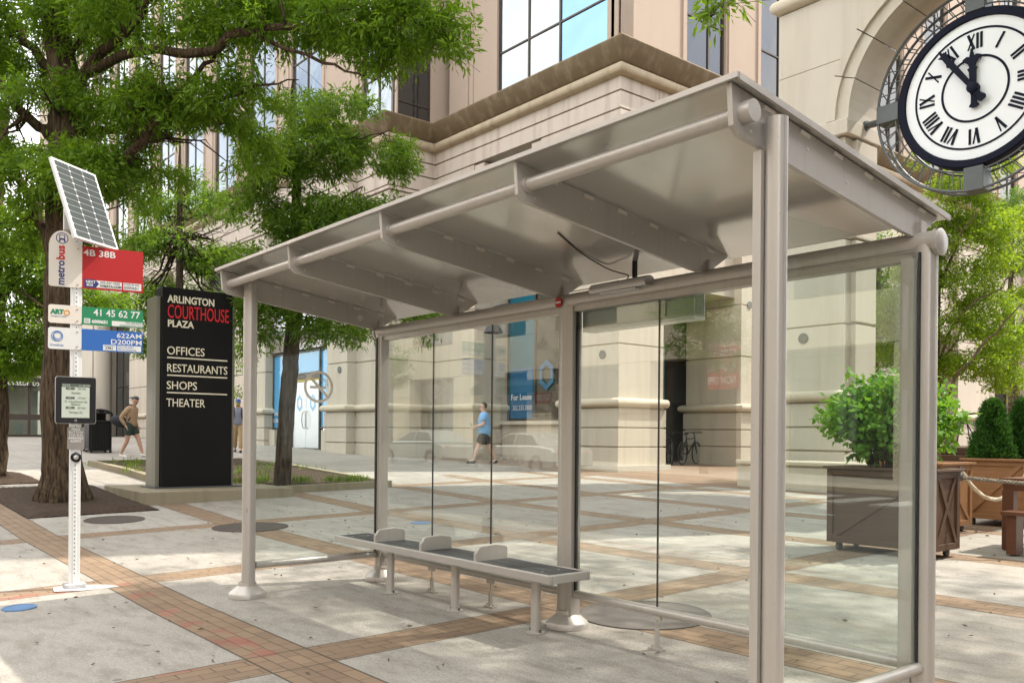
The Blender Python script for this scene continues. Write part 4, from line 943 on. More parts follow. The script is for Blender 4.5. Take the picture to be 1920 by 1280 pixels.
ftxt(wo, 'metro', .088, -.125, 2.668, NAVY, 'LEFT', 1.0, .0025, tuple(-tv), width=.212); ftxt(wo, 'bus', .088, -.125, 2.888, INKRED, 'LEFT', 1.0, .0035, tuple(-tv), .0412, width=.125)
b = MB(); b.lathe([(.042, 0), (.042, .001), (.049, .001), (.049, 0), (.042, 0)], W(-.117, 3.078, .0405), 32, Matrix((tv, UZ, nv)).transposed()); 
b.build('roundel', NAVY, wo).matrix_parent_inverse = Matrix.Identity(4)
fpl(wo, 'bus_symbol', NAVY, -.14, -.094, 3.062, 3.108); fpl(wo, 'bus_symbol', NAVY, -.143, -.13, 3.046, 3.062); fpl(wo, 'bus_symbol', NAVY, -.104, -.091, 3.046, 3.062); fpl(wo, 'bus_window', SIGNW, -.133, -.101, 3.078, 3.102, .0412)
ftxt(fo, '4B 38B', .078, .052, 2.972, SIGNW2, bold=.0012, width=.26)
fpl(fo, 'info_panel', SIGNW2, .13, .365, 2.672, 2.735); fpl(fo, 'info_panel', SIGNW2, .378, .528, 2.672, 2.735)
b = MB(); b.prism([(.06, 2.668), (.15, 2.668), (.178, 2.704), (.15, 2.74), (.06, 2.74)], PO+nv*.0405, tv, UZ, nv, .001); b.build('arrow_panel', NAVY, fo).matrix_parent_inverse = Matrix.Identity(4)
ftxt(fo, 'NEXT', .030, .072, 2.718, SIGNW2, bold=.001, o=.0418); ftxt(fo, 'BUS', .030, .078, 2.690, SIGNW2, bold=.001, o=.0418)
ftxt(fo, '202-637-7000', .029, .186, 2.719, INKBLK, o=.0412); ftxt(fo, 'WMATA.COM', .028, .186, 2.689, INKBLK, bold=.001, o=.0412)
ftxt(fo, 'STOP ID NO.', .023, .383, 2.722, INKBLK, o=.0412); ftxt(fo, '6000651', .036, .383, 2.692, INKBLK, o=.0412)
fo, wo = flag('green_flag', GREEN, .545, 2.335, 2.495, SIGNW)
ftxt(wo, 'ART', .052, -.20, 2.432, INKGREEN, bold=.004); ftxt(wo, 'arlington transit', .019, -.20, 2.395, INKBLUE)
b = MB(); b.lathe([(.016, 0), (.016, .001), (.026, .001), (.026, 0), (.016, 0)], W(-.075, 2.43, .0405), 20, Matrix((tv, UZ, nv)).transposed()); b.build('sun_emblem', INKORANGE, wo).matrix_parent_inverse = Matrix.Identity(4)
ftxt(fo, '41 45 62 77', .085, .135, 2.447, SIGNW2, bold=.0012, width=.385)
fpl(fo, 'info_panel', SIGNW2, .06, .11, 2.348, 2.393); fpl(fo, 'info_panel', SIGNW2, .285, .54, 2.34, 2.385)
ftxt(fo, 'REAL', .016, .066, 2.378, INKGREEN, o=.0412); ftxt(fo, 'TIME', .016, .066, 2.36, INKGREEN, o=.0412); ftxt(fo, '6000651', .038, .122, 2.367, SIGNW2, bold=.002)
ftxt(fo, '703-228-RIDE', .024, .535, 2.374, INKGREEN, 'RIGHT', o=.0412); ftxt(fo, 'arlingtontransit.com', .024, .535, 2.351, INKGREEN, 'RIGHT', .95, o=.0412)
fo, wo = flag('blue_flag', BLUE, .542, 2.108, 2.298, SIGNW2)
for rr_, du, dz in ((.046, 0, 0), (.040, .006, -.004), (.034, .004, .006)):
    b = MB(); b.lathe([(rr_-.006, 0), (rr_-.006, .001), (rr_, .001), (rr_, 0), (rr_-.006, 0)], W(-.15+du, 2.222+dz, .0405+rr_*.01), 32, Matrix((tv, UZ, nv)).transposed()); b.build('ring_emblem', INKBLUE, wo).matrix_parent_inverse = Matrix.Identity(4)
ftxt(wo, 'OmniRide', .026, -.207, 2.143, INKBLUE)
ftxt(fo, '622AM', .060, .325, 2.255, SIGNW2, 'LEFT', bold=.0006, width=.205); ftxt(fo, 'D200PM', .060, .275, 2.196, SIGNW2, 'LEFT', bold=.0006, width=.255)
fpl(fo, 'info_panel', SIGNW2, .215, .322, 2.118, 2.168); fpl(fo, 'info_panel', SIGNW2, .332, .530, 2.118, 2.168)
ftxt(fo, 'STOP ID NO.', .016, .222, 2.158, INKBLUE, o=.0412); ftxt(fo, '1791', .033, .232, 2.135, INKBLK, o=.0412, bold=.001)
ftxt(fo, '703-730-6664', .023, .337, 2.155, INKBLUE, o=.0412); ftxt(fo, 'PRTCtransit.org', .023, .337, 2.132, INKBLUE, o=.0412)
# arrivals screen
so_ = plate('arrivals_screen', BLACK, -.158, .158, 1.462, 1.866, .033, .060, st, .018)
ed = plate('screen_rim', SILV, -.163, .163, 1.457, 1.871, .030, .040, st, .02)
def spl(mat, name, u0, u1, z0, z1, o): p = plate(name, mat, u0, u1, z0, z1, o-.001, o+.0006, st); p.parent = so_; p.matrix_parent_inverse = Matrix.Identity(4)
spl(SCRN, 'display', -.112, .108, 1.510, 1.808, .0605); spl(SCRND, 'display_bar', -.112, .108, 1.780, 1.808, .0612)
for zz in (1.766, 1.684, 1.598): spl(SCRND, 'route_tab', -.08, -.01, zz-.010, zz+.010, .0613)
for s_, u, zz, sz in (('05/24', -.105, 1.793, .026), ('11:18 AM', .02, 1.793, .024)): ftxt(so_, s_, sz, u, zz, SCRN, o=.0622)
for s_, u, zz in (('4B', -.06, 1.766), ('41', -.06, 1.684), ('38B', -.065, 1.598)): ftxt(so_, s_, .019, u, zz, SCRN, o=.0622)
for s_, u, zz, ax in (('18 min', .015, 1.766, 'LEFT'), ('Rosslyn', 0, 1.728, 'CENTER'), ('19 min', .015, 1.684, 'LEFT'), ('41. Courthouse via', 0, 1.652, 'CENTER'), ('Ballston', 0, 1.628, 'CENTER'), ('23 min', .015, 1.598, 'LEFT'), ('Farragut Sq', 0, 1.558, 'CENTER')): ftxt(so_, s_, .023, u, zz, SCRND, ax, o=.0617)
b = MB(); b.lathe([(.007, 0), (.007, .001), (.010, .001), (.010, 0), (.007, 0)], W(0, 1.487, .0603), 20, Matrix((tv, UZ, nv)).transposed()); b.build('home_button', SILV, so_).matrix_parent_inverse = Matrix.Identity(4)
pp = plate('instruction_plate', plain('grey_plate', (.27, .25, .23), .5, .4, .1), -.064, .07, 1.232, 1.428, .034, .038, st, .008)
for k, s_ in enumerate(('PRESS', 'BUTTON', 'FOR BUS', 'ARRIVALS', 'AUDIO')): ftxt(pp, s_, .027, .003, 1.408-k*.026, SIGNW2, 'CENTER', o=.0385, bold=.0005)
pass
b = MB(); RM = Matrix((tv, UZ, nv)).transposed(); b.lathe([(.043, 0), (.043, .02), (.030, .028), (.028, .015), (.001, .015)], W(.005, 1.162, .030), 28, RM); bo = b.build('push_button', BLACK, st, True)
b = MB(); b.lathe([(.024, .012), (.020, .032), (.001, .036)], W(.005, 1.162, .030), 24, RM); b.build('button_dome', SILV, bo, True).matrix_parent_inverse = Matrix.Identity(4)
# solar panel on its bracket: oriented by two edge directions
SZc = 7.75; sTL, sTR, sBL, sBR = at(97, 293, SZc-.21), at(182, 330, SZc+.31), at(140, 445, SZc-.31), at(220, 468, SZc+.21)
ex = (sTR-sTL+sBR-sBL).normalized(); dn = (sBL-sTL+sBR-sTR); dn = (dn-ex*dn.dot(ex)).normalized(); nn = ex.cross(-dn); SO = (sTL+sTR+sBL+sBR)/4
hw, hh = ((sTR-sTL).length+(sBR-sBL).length)/4, ((sBL-sTL).length+(sBR-sTR).length)/4
Ms = Matrix((ex, -dn, nn)).transposed().to_4x4(); Ms.translation = SO
b = MB(); b.box(-hw, hw, -hh, hh, -.03, 0); bmesh.ops.transform(b.b, matrix=Ms, verts=b.b.verts[:]); sp_ = b.build('solar_panel', WHITEP, st, bevel=.003)
me = bpy.data.meshes.new('solar_cells'); bm_ = MB(); bm_.box(-hw+.022, hw-.022, -hh+.02, hh-.02, -.002, .002); bm_.b.to_mesh(me); me.materials.append(CELL)
oc = bpy.data.objects.new('solar_cells', me); C.objects.link(oc); oc.parent = sp_; oc.matrix_local = Matrix.Translation(-Vector(st.location)) @ Ms if False else Ms
WM[oc.name] = Matrix.Identity(4)
b = MB(); b.ob(W(-.03, 3.26, -.01), tv, nv, UZ, .075, .06, .11); b.build('battery_box', plain('grey_box', (.42, .42, .40), .5, .1), st, bevel=.012)
b = MB(); b.tube(W(0, 3.1, 0), W(0, 3.3, 0), .03); b.tube(W(0, 3.28, 0), SO-nn*.02, .02); b.build('mounting_arm', SILV, st, True)

# ------------------------------------------------------------------ black directory sign
sg = thing('directory_sign', 'tall black directory sign with white and red lettering on a concrete plinth', 'directory sign', (-8.6, 2.5, .45))
SX, SY0, SY1, SZ0, SZ1 = -8.3, 1.93, 3.17, .455, 3.905
b = MB(); b.box(SX-.42, SX, SY0, SY1, SZ0, SZ1); b.build('panel', SIGNBLK, sg, bevel=.006)
b = MB(); b.box(SX-.60, SX-.21, SY0-.075, SY0-.002, SZ0, SZ1-.16); b.box(SX-.20, SX-.10, SY0-.075, SY0-.002, SZ0, SZ1-.16); b.box(SX-.36, SX-.10, SY1+.002, SY1+.075, SZ0, SZ1-.28); b.build('side_post', OLIVEM, sg, bevel=.005)
b = MB(); b.box(SX-.68, SX+.10, SY0-.14, SY1+.16, .435, .452); b.build('base_plate', GREYM, sg)
pl_ = thing('sign_plinth', 'low weathered concrete plinth carrying the black directory sign', 'plinth', (-8.3, 2.3, g(-8.3, 2.3)))
b = MB(); b.box(-9.7, -7.42, 1.38, 3.95, -.05, .43); b.build('block', CURB, pl_, bevel=.012)
def stxt(s_, size, y, z, mat, width, bold=0.): return text('lettering', s_, size, (SX+.003, y, z), (1, 0, 0), mat, sg, ax='LEFT', ay='BOTTOM_BASELINE', bold=bold, ext=.003, width=width)
YT = SY0+.085
stxt('ARLINGTON', .175, YT, 3.645, CREAM, .82, .005); stxt('COURTHOUSE', .335, YT-.005, 3.375, COURT, 1.08, .002); stxt('PLAZA', .165, YT, 3.225, CREAM, .45, .005)
for k, (s_, z) in enumerate((('OFFICES', 2.745), ('RESTAURANTS', 2.445), ('SHOPS', 2.145), ('THEATER', 1.845))): stxt(s_, .20, YT-.01, z, CREAM, (.65, 1.06, .52, .67)[k], .001)
b = MB()
for z in (2.69, 2.385, 2.085): b.box(SX-.002, SX+.004, YT, YT+1.06, z-.011, z+.011)
b.build('rule_line', CREAM, sg)

# ------------------------------------------------------------------ covers in the paving
def cover(name, label, x, y, r, mat, ring=None):
    b = MB(); z = g(x, y); b.lathe([(r, -.02), (r, .006), (r-.012, .008), (r-.016, .004), (.001, .004)], (0, 0, 0), 48)
    M = Matrix.Translation((x, y, z+.002)) @ Euler((math.atan(g(x, y+.3)-g(x, y-.3))/.6*1.0, -math.atan((g(x+.3, y)-g(x-.3, y))/.6), 0)).to_matrix().to_4x4()
    o = b.build(name, mat, None, True, xf=M); tag(o, label, 'manhole cover'); return o
cover('manhole_cover', 'brown iron manhole cover on the slab in front of the big oak', -6.05, .57, .40, IRON)
cover('manhole_cover', 'ribbed dark iron manhole cover behind the left shelter post', -4.28, 1.83, .50, IRON)
cover('manhole_cover', 'wide grey concrete cover in the brick band under the shelter rail', 2.66, 2.0, .50, MHC)
cover('valve_cover', 'small blue painted cover in the slab near the lower left corner', -.75, -1.58, .125, MHB)
cover('valve_cover', 'small blue painted cover seen through the glass behind the bench', -3.23, 3.9, .15, MHB)

# ------------------------------------------------------------------ planters, shrubs, table, ropes
def crate(name, label, x0, x1, y0, y1, ht, wood, brace_dir=1):
    z0 = g((x0+x1)/2, (y0+y1)/2)+.10; t = thing(name, label, 'planter', ((x0+x1)/2, (y0+y1)/2, z0-.1), 'wheeled wooden planters')
    b = MB(); e = .02; b.box(x0+e, x1-e, y0+e, y1-e, z0, ht-.012); b.build('box', wood, t)
    f = MB(); w_ = .07
    for (xa, xb, ya, yb) in ((x0, x0+w_, y0, y0+w_), (x1-w_, x1, y0, y0+w_), (x0, x0+w_, y1-w_, y1), (x1-w_, x1, y1-w_, y1)): f.box(xa, xb, ya, yb, z0-.01, ht-.03)
    for z_ in (z0-.012, ht-.03-w_):
        f.box(x0+w_, x1-w_, y0+.002, y0+.02, z_, z_+w_); f.box(x0+w_, x1-w_, y1-.02, y1-.002, z_, z_+w_); f.box(x0+.002, x0+.02, y0+w_, y1-w_, z_, z_+w_); f.box(x1-.02, x1-.002, y0+w_, y1-w_, z_, z_+w_)
    zm = (z0+ht)/2; H = ht-z0-.1
    for s in (-1, 1):                                              # cross braces on the side faces
        for X_ in (x1-.012, x0+.012):
            dy = y1-y0-2*w_; L = math.hypot(dy, H); f.ob((X_, (y0+y1)/2, zm), (0, dy/L, s*H/L), (1, 0, 0), Vector((0, -s*H/L, dy/L)), L/2, .0095-.001*s, .026)
    dx = x1-x0-2*w_; L = math.hypot(dx, H); f.ob(((x0+x1)/2, y0+.0125, zm), (dx/L, 0, H/L), (0, 1, 0), (-H/L, 0, dx/L), L/2, .009, .026)
    f.build('frame', wood, t, bevel=.004)
    r = MB(); r.box(x0-.035, x1+.035, y0-.035, y0+.05, ht-.03, ht); r.box(x0-.035, x1+.035, y1-.05, y1+.035, ht-.03, ht); r.box(x0-.035, x0+.05, y0+.05, y1-.05, ht-.03, ht); r.box(x1-.05, x1+.035, y0+.05, y1-.05, ht-.03, ht); r.build('rim', wood, t, bevel=.004)
    s = MB(); s.box(x0+.05, x1-.05, y0+.05, y1-.05, ht-.08, ht-.035); s.build('potting_soil', MULCH, t)
    for x in (x0+.10, x1-.10):
        for y in (y0+.1, y1-.1):
            c = MB(); zg = g(x, y); c.tube((x-.018, y, zg+.048), (x+.018, y, zg+.048), .046, n=16); c.box(x-.03, x+.03, y-.03, y+.03, zg+.085, z0-.002); c.box(x-.026, x-.02, y-.012, y+.012, zg+.04, zg+.09); c.box(x+.02, x+.026, y-.012, y+.012, zg+.04, zg+.09); c.build('caster', GREYM, t, True)
    return t
P1 = (1.75, 2.97, 6.08, 6.66, 1.075)
crate('planter_box', 'dark stained wooden planter on casters holding a broad leafy shrub behind the end glass', *P1, WOODD)
crate('planter_box', 'orange brown wooden planter half hidden just behind the dark planter', 1.25, 2.12, 8.1, 9.0, 1.09, WOODO)
crate('planter_box', 'brown wooden planter with an arborvitae bush and a pale rope at its corner', 1.72, 2.56, 9.65, 10.6, 1.13, WOODO)
crate('planter_box', 'brown wooden planter at the right edge behind the wooden table', 2.75, 3.5, 10.9, 11.8, 1.16, WOODO)
def shrub(name, label, c, r, base, mat, L, Wd, n, each, stems, spread, droop, seed, shell=.55):
    global rng
    rng = np.random.default_rng(seed); random.seed(seed)
    t = thing(name, label, 'shrub', base); b = MB()
    for k in range(stems):
        a = random.random()*6.28; q = Vector(c)+Vector((math.cos(a)*r[0]*random.uniform(.3, .8), math.sin(a)*r[1]*random.uniform(.3, .8), random.uniform(-.3, .6)*r[2]))
        pts = wob(Vector(base)+Vector((math.cos(a)*.1, math.sin(a)*.1, 0)), q, 5, .03); b.path(pts, [.014, .012, .010, .008, .006, .003], 6)
        for _ in range(3): i = random.randint(2, 4); b.path(wob(pts[i], pts[i]+Vector((random.gauss(0, .2), random.gauss(0, .2), random.gauss(.12, .1))), 3, .02), [.006, .005, .003, .002], 5)
    b.build('stems', BARK2, t, True)
    u = rng.normal(size=(n, 3)); u /= np.linalg.norm(u, axis=1, keepdims=True); rad = (shell+(1-shell)*rng.random((n, 1)))
    p = np.array(c)+u*rad*np.array(r); f = np.sin(p[:, 0]*7+seed)+np.sin(p[:, 1]*6)+np.sin(p[:, 2]*9+p[:, 0]*3); k_ = f > -1.0
    leaf_mesh('foliage', p[k_], u[k_], L, Wd, each, spread, mat, t, droop); return t
shrub('leafy_shrub', 'broad bright green shrub growing in the dark wooden planter', (2.27, 6.45, 1.61), (.74, .60, .46), (2.27, 6.38, 1.02), LEAF_SHRUB, .095, .056, 900, 8, 24, .12, .30, 5, .3)
def arbor(label, x, y, z0, h, r, seed):
    global rng
    rng = np.random.default_rng(seed); t = thing('arborvitae', label, 'shrub', (x, y, z0), 'clipped arborvitae bushes in planters')
    b = MB(); b.path([(x, y, z0-.05), (x, y, z0+h*.8)], [.03, .008], 8); b.build('stem', BARK2, t, True)
    n = 1500; v = rng.random(n)**1.1; a = rng.random(n)*6.283; rr = r*(1-v)**.55*(.72+.34*rng.random(n))*(1+.10*np.sin(a*5+v*9)); p = np.c_[x+rr*np.cos(a), y+rr*np.sin(a), z0+v*h]
    ax = np.c_[np.cos(a)*.5, np.sin(a)*.5, np.full(n, .9)]; leaf_mesh('foliage', p, ax, .055, .016, 12, .06, LEAF_ARB, t, -.45); return t
arbor('cone shaped arborvitae bush in the brown planter with the pale rope', 1.98, 9.95, 1.1, .80, .27, 3)
arbor('arborvitae bush cut by the right edge of the picture behind the table', 2.22, 10.42, 1.12, .80, .25, 4)
def rope(name, label, P, Q, sag, r, mat):
    P, Q = Vector(P), Vector(Q); N = 60; base = [P.lerp(Q, i/N)-Vector((0, 0, sag*4*(i/N)*(1-i/N))) for i in range(N+1)]
    t = thing(name, label, 'rope', P); b = MB(); d = (Q-P).normalized(); s = d.cross(Vector((0, 0, 1))).normalized(); Lr = (Q-P).length+sag
    for k in range(3):
        pts = []
        for i, p in enumerate(base):
            a = i/N*Lr*2*math.pi/.09+k*2.094; tan = (base[min(i+1, N)]-base[max(0, i-1)]).normalized(); u_ = s; v_ = tan.cross(u_).normalized(); pts.append(p+(u_*math.cos(a)+v_*math.sin(a))*r*.55)
        b.path(pts, r*.62, 6)
    b.build('strands', mat, t, True)
    h = MB()
    for e in (P, Q): h.lathe([(.035, -.008), (.045, 0), (.035, .008), (.028, 0), (.035, -.008)], e, 16, Matrix.Rotation(R(90), 3, 'Y'))
    h.build('hook', GREYM, t, True); return t
rope('barrier_rope', 'grey barrier rope tied to the dark planter and running right', (3.0, 6.62, .985), (4.6, 8.1, .93), .05, .024, ROPEG)
rope('barrier_rope', 'pale twisted rope sagging deep between two brown planters', (2.14, 8.6, 1.0), (2.58, 9.7, 1.06), .42, .027, ROPEW)
tb_ = thing('wooden_table', 'red brown wooden table with square legs and bench at the right edge', 'table', (3.7, 7.9, g(3.7, 7.9)))
zt = g(3.7, 7.9)
b = MB(); 
for k in range(6): b.box(3.06, 4.9, 7.42+k*.155, 7.42+k*.155+.148, zt+.76, zt+.80)
b.box(3.09, 4.87, 7.45, 8.3, zt+.66, zt+.757); b.build('top', WOODR, tb_, bevel=.004)
for x, y in ((3.08, 7.45), (4.7, 7.45), (3.08, 8.2), (4.7, 8.2)): b = MB(); b.box(x, x+.12, y, y+.12, zt-.0, zt+.66); b.build('leg', WOODR, tb_, bevel=.005)
b = MB(); b.box(3.24, 4.8, 7.0, 7.3, zt+.42, zt+.46); b.box(3.28, 3.38, 7.05, 7.25, zt, zt+.418); b.box(4.6, 4.7, 7.05, 7.25, zt, zt+.418); b.build('bench', WOODR, tb_, bevel=.004)
# courtyard terrace steps, cafe table and closed parasol
tr = thing('timber_terrace', 'dark timber terrace steps at the back of the courtyard', 'steps', (-5, 24, .5))
b = MB()
for k in range(4): b.box(-7.6+k*.35, -1.0-k*.2, 22+k*.4, 30, .3+k*.22, .3+k*.22+.2)
b.build('steps', WOODD, tr, bevel=.006)
pz_ = 1.18
ps = thing('closed_parasol', 'dark furled parasol standing by the courtyard doorway', 'parasol', (-5.6, 25, pz_))
b = MB(); b.tube((-5.6, 25, pz_), (-5.6, 25, pz_+2.3), .025); b.lathe([(.25, 0), (.25, .05), (.04, .08)], (-5.6, 25, pz_), 20); b.build('pole', GREYM, ps, True)
b = MB(); b.lathe([(.13, .75), (.15, .95), (.12, 1.5), (.07, 2.1), (.02, 2.35)], (-5.6, 25, pz_), 9); b.build('canopy', DARKC, ps)
ct = thing('cafe_table', 'small dark cafe table on the timber terrace beside the parasol', 'table', (-4.9, 25.2, pz_))
b = MB(); b.box(-5.3, -4.5, 24.8, 25.6, pz_+.70, pz_+.73); b.build('top', GREYM, ct)
for s in (-1, 1): b = MB(); b.tube((-4.9+s*.35, 24.9, pz_), (-4.9+s*.1, 25.2, pz_+.70), .018); b.tube((-4.9+s*.35, 25.5, pz_), (-4.9+s*.1, 25.2, pz_+.70), .018); b.build('leg', GREYM, ct)

# ------------------------------------------------------------------ trees
def limb(*pts): return [(at(x, y, Z), r*.64) for x, y, Z, r in pts]
TB = (-8.28, .40, g(-8.28, .4)); Z1 = 14.0
tree('oak_tree', 'large old oak with thick furrowed trunk behind the bus stop pole', 'tree', TB,
  [((TB[0], TB[1], TB[2]-.1), .36), ((TB[0], TB[1], TB[2]+.45), .305), (tuple(at(114, 800, Z1)), .275), (tuple(at(117, 600, Z1)), .262), (tuple(at(118, 430, Z1)), .255), (tuple(at(124, 300, Z1)), .265), (tuple(at(128, 180, Z1)), .24), (tuple(at(108, 60, Z1)), .20), (tuple(at(98, -120, Z1)), .15), (tuple(at(120, -330, 14.4)), .07)],
  [limb((128, 165, 14, .17), (75, 110, 14.2, .12), (20, 40, 14.5, .09), (-70, -40, 14.8, .05)), limb((112, 270, 14, .15), (55, 225, 13.8, .12), (-5, 160, 13.5, .10), (-120, 60, 13.2, .05)),
   limb((95, 470, 14, .15), (60, 380, 14.4, .12), (10, 285, 14.9, .09), (-60, 210, 15.2, .05)), limb((135, 180, 14, .15), (185, 105, 13.6, .13), (225, 70, 13.2, .10), (300, -20, 12.8, .05)),
   limb((125, 390, 14, .15), (195, 340, 13.7, .13), (245, 285, 13.3, .11), (330, 180, 12.9, .085), (372, 140, 12.7, .06), (430, 60, 12.4, .03)), limb((330, 182, 12.9, .06), (410, 188, 12.7, .045), (480, 165, 12.5, .03), (560, 150, 12.4, .012)),
   limb((130, 250, 14, .13), (240, 230, 14.2, .09), (300, 170, 14.4, .06)), limb((128, 150, 14, .13), (260, 95, 13, .11), (385, 98, 12.4, .10), (470, 60, 12.0, .085), (560, 47, 11.8, .06), (680, 20, 11.5, .04), (830, 50, 11.3, .012)),
   limb((118, 120, 14, .1), (330, -120, 13, .07), (560, -160, 12.5, .04)), limb((110, 30, 14, .1), (-60, -180, 13.4, .07)), limb((470, 60, 12.0, .05), (600, 110, 11.8, .035), (700, 150, 11.7, .015)), limb((120, 60, 14, .1), (150, -150, 12.5, .06), (260, -260, 11.5, .03))],
  pb([(150, 40, 110, 70), (230, 20, 110, 60, 13), (330, 40, 110, 60, 13), (430, 20, 110, 60, 12.5), (540, 30, 110, 55, 12), (650, 30, 100, 55, 11.8), (760, 50, 90, 55, 11.5), (845, 60, 45, 55, 11.3), (700, 95, 80, 50, 11.8), (590, 95, 70, 45, 12),
      (190, 150, 110, 70, 13.2), (300, 130, 90, 60, 12.9), (290, 220, 90, 50, 13.4), (200, 260, 90, 60, 13.3), (90, 200, 90, 60, 13.4), (40, 330, 80, 70, 13.6), (150, 330, 90, 60, 13.2), (60, 150, 60, 40, 14.5), (410, 180, 70, 40, 12.8), (500, 140, 70, 40, 12.6), (560, 190, 60, 35, 12.6), (370, 260, 100, 60, 13.5), (300, 300, 90, 50, 13.8),
      (440, 275, 90, 50, 13.9), (230, 380, 60, 40, 14.4), (40, 440, 70, 60, 14.6), (180, 430, 60, 50, 14.8), (-20, 250, 70, 90, 14), (0, 110, 40, 30, 15), (480, -90, 200, 80, 12.4), (200, -110, 200, 90, 13), (800, -40, 120, 60, 11.4), (-90, 30, 130, 120, 14), (300, -230, 240, 90, 12.8), (20, -230, 200, 100, 14)], Z1),
  LEAF_OAK, BARK, .125, .030, 18, 4.0, .17, 2, seed=3, gap=-.45)
TB2 = (-8.62, 4.31, g(-8.62, 4.31)+.13); Z2 = 16.8
tree('slender_tree', 'slender leaning tree with dark trunk in the planting bed beside the directory sign', 'tree', TB2,
  [((TB2[0], TB2[1], TB2[2]-.1), .17), (tuple(at(533, 830, Z2)), .15), (tuple(at(540, 740, Z2)), .155), (tuple(at(546, 660, Z2)), .15), (tuple(at(553, 560, Z2)), .14), (tuple(at(556, 400, Z2)), .09), (tuple(at(554, 310, Z2)), .07), (tuple(at(545, 240, Z2)), .045), (tuple(at(550, 150, Z2)), .02)],
  [limb((550, 590, 16.8, .09), (590, 560, 16.5, .07), (640, 545, 16.2, .05), (720, 520, 16, .02)), limb((554, 330, 16.8, .05), (590, 290, 16.5, .04), (640, 265, 16.2, .025), (720, 250, 15.9, .012)), limb((554, 420, 16.8, .06), (490, 360, 16.6, .04), (460, 330, 16.4, .02)), limb((555, 460, 16.8, .06), (600, 400, 16.3, .04), (680, 350, 16, .02)), limb((549, 600, 16.8, .06), (500, 570, 16.5, .04), (450, 560, 16.3, .02))],
  pb([(555, 215, 75, 45), (640, 225, 90, 50, 16.2), (505, 290, 60, 45), (600, 285, 90, 50, 16.3), (690, 290, 85, 50, 16), (745, 300, 45, 40, 15.8), (560, 350, 90, 45), (650, 370, 90, 45, 16.2), (480, 390, 60, 50, 16.6), (560, 430, 90, 45), (640, 440, 80, 45, 16.2), (700, 395, 60, 45, 16), (530, 480, 90, 50), (600, 505, 80, 45), (500, 555, 80, 45, 16.4), (600, 575, 90, 40, 16.4), (670, 560, 80, 40, 16), (480, 610, 45, 50, 16.3), (655, 618, 60, 28, 16.2), (580, 620, 40, 22, 16.4), (770, 575, 60, 30, 15.8), (810, 610, 45, 28, 15.6), (720, 540, 80, 35, 15.9)], Z2),
  LEAF_OAK2, BARK2, .13, .032, 15, 3.2, .17, 3, seed=5, flare=False)
Z4 = 21.0; B4 = (-13.2, 4.6, g(-13.2, 4.6)+.1)
p4 = lambda y: tuple(at(337, y, (Vector(B4)-CP).dot(FW)))
tree('slender_tree', 'thin young tree with a straight stem rising behind the black directory sign', 'tree', B4,
  [(B4, .11), (p4(700), .10), (p4(540), .085), (p4(380), .06), (p4(280), .03), (p4(200), .012)], [],
  pb([(330, 360, 90, 45), (300, 420, 60, 45), (400, 400, 60, 45), (345, 460, 90, 50), (290, 510, 70, 45), (400, 490, 60, 45), (340, 540, 80, 45), (255, 470, 30, 40), (270, 600, 30, 60), (440, 450, 40, 40), (455, 600, 30, 60), (450, 690, 25, 60), (265, 660, 14, 30)], Z4),
  LEAF_OAK2, BARK2, .14, .034, 14, 2.2, .18, 3, seed=8, flare=False)
B3 = (-12.5, .02, g(-12.5, .02)); Z3 = 17.2
tree('oak_tree', 'dark crowned street tree at the left edge with its trunk mostly cut off', 'tree', B3,
  [((B3[0], B3[1], B3[2]-.1), .26), (tuple(at(-6, 800, Z3)), .2), (tuple(at(-12, 600, Z3)), .19), (tuple(at(-10, 400, Z3)), .15), (tuple(at(10, 200, Z3)), .08)],
  [limb((-10, 600, 17.2, .1), (40, 500, 17, .07), (90, 430, 16.6, .03)), limb((-12, 620, 17.2, .1), (-90, 500, 17, .06)), limb((-10, 520, 17.2, .08), (60, 560, 16.8, .05), (110, 600, 16.4, .02))],
  pb([(60, 500, 70, 50), (20, 560, 60, 50), (70, 610, 70, 45), (20, 660, 60, 40), (90, 660, 45, 35), (30, 440, 60, 50), (-50, 500, 80, 70), (-40, 640, 70, 60), (100, 520, 40, 40), (30, 690, 50, 22), (150, 560, 50, 40), (190, 600, 40, 30), (225, 560, 25, 30)], Z3), LEAF_OAK, BARK, .13, .032, 16, 3.4, .18, 2, seed=12)
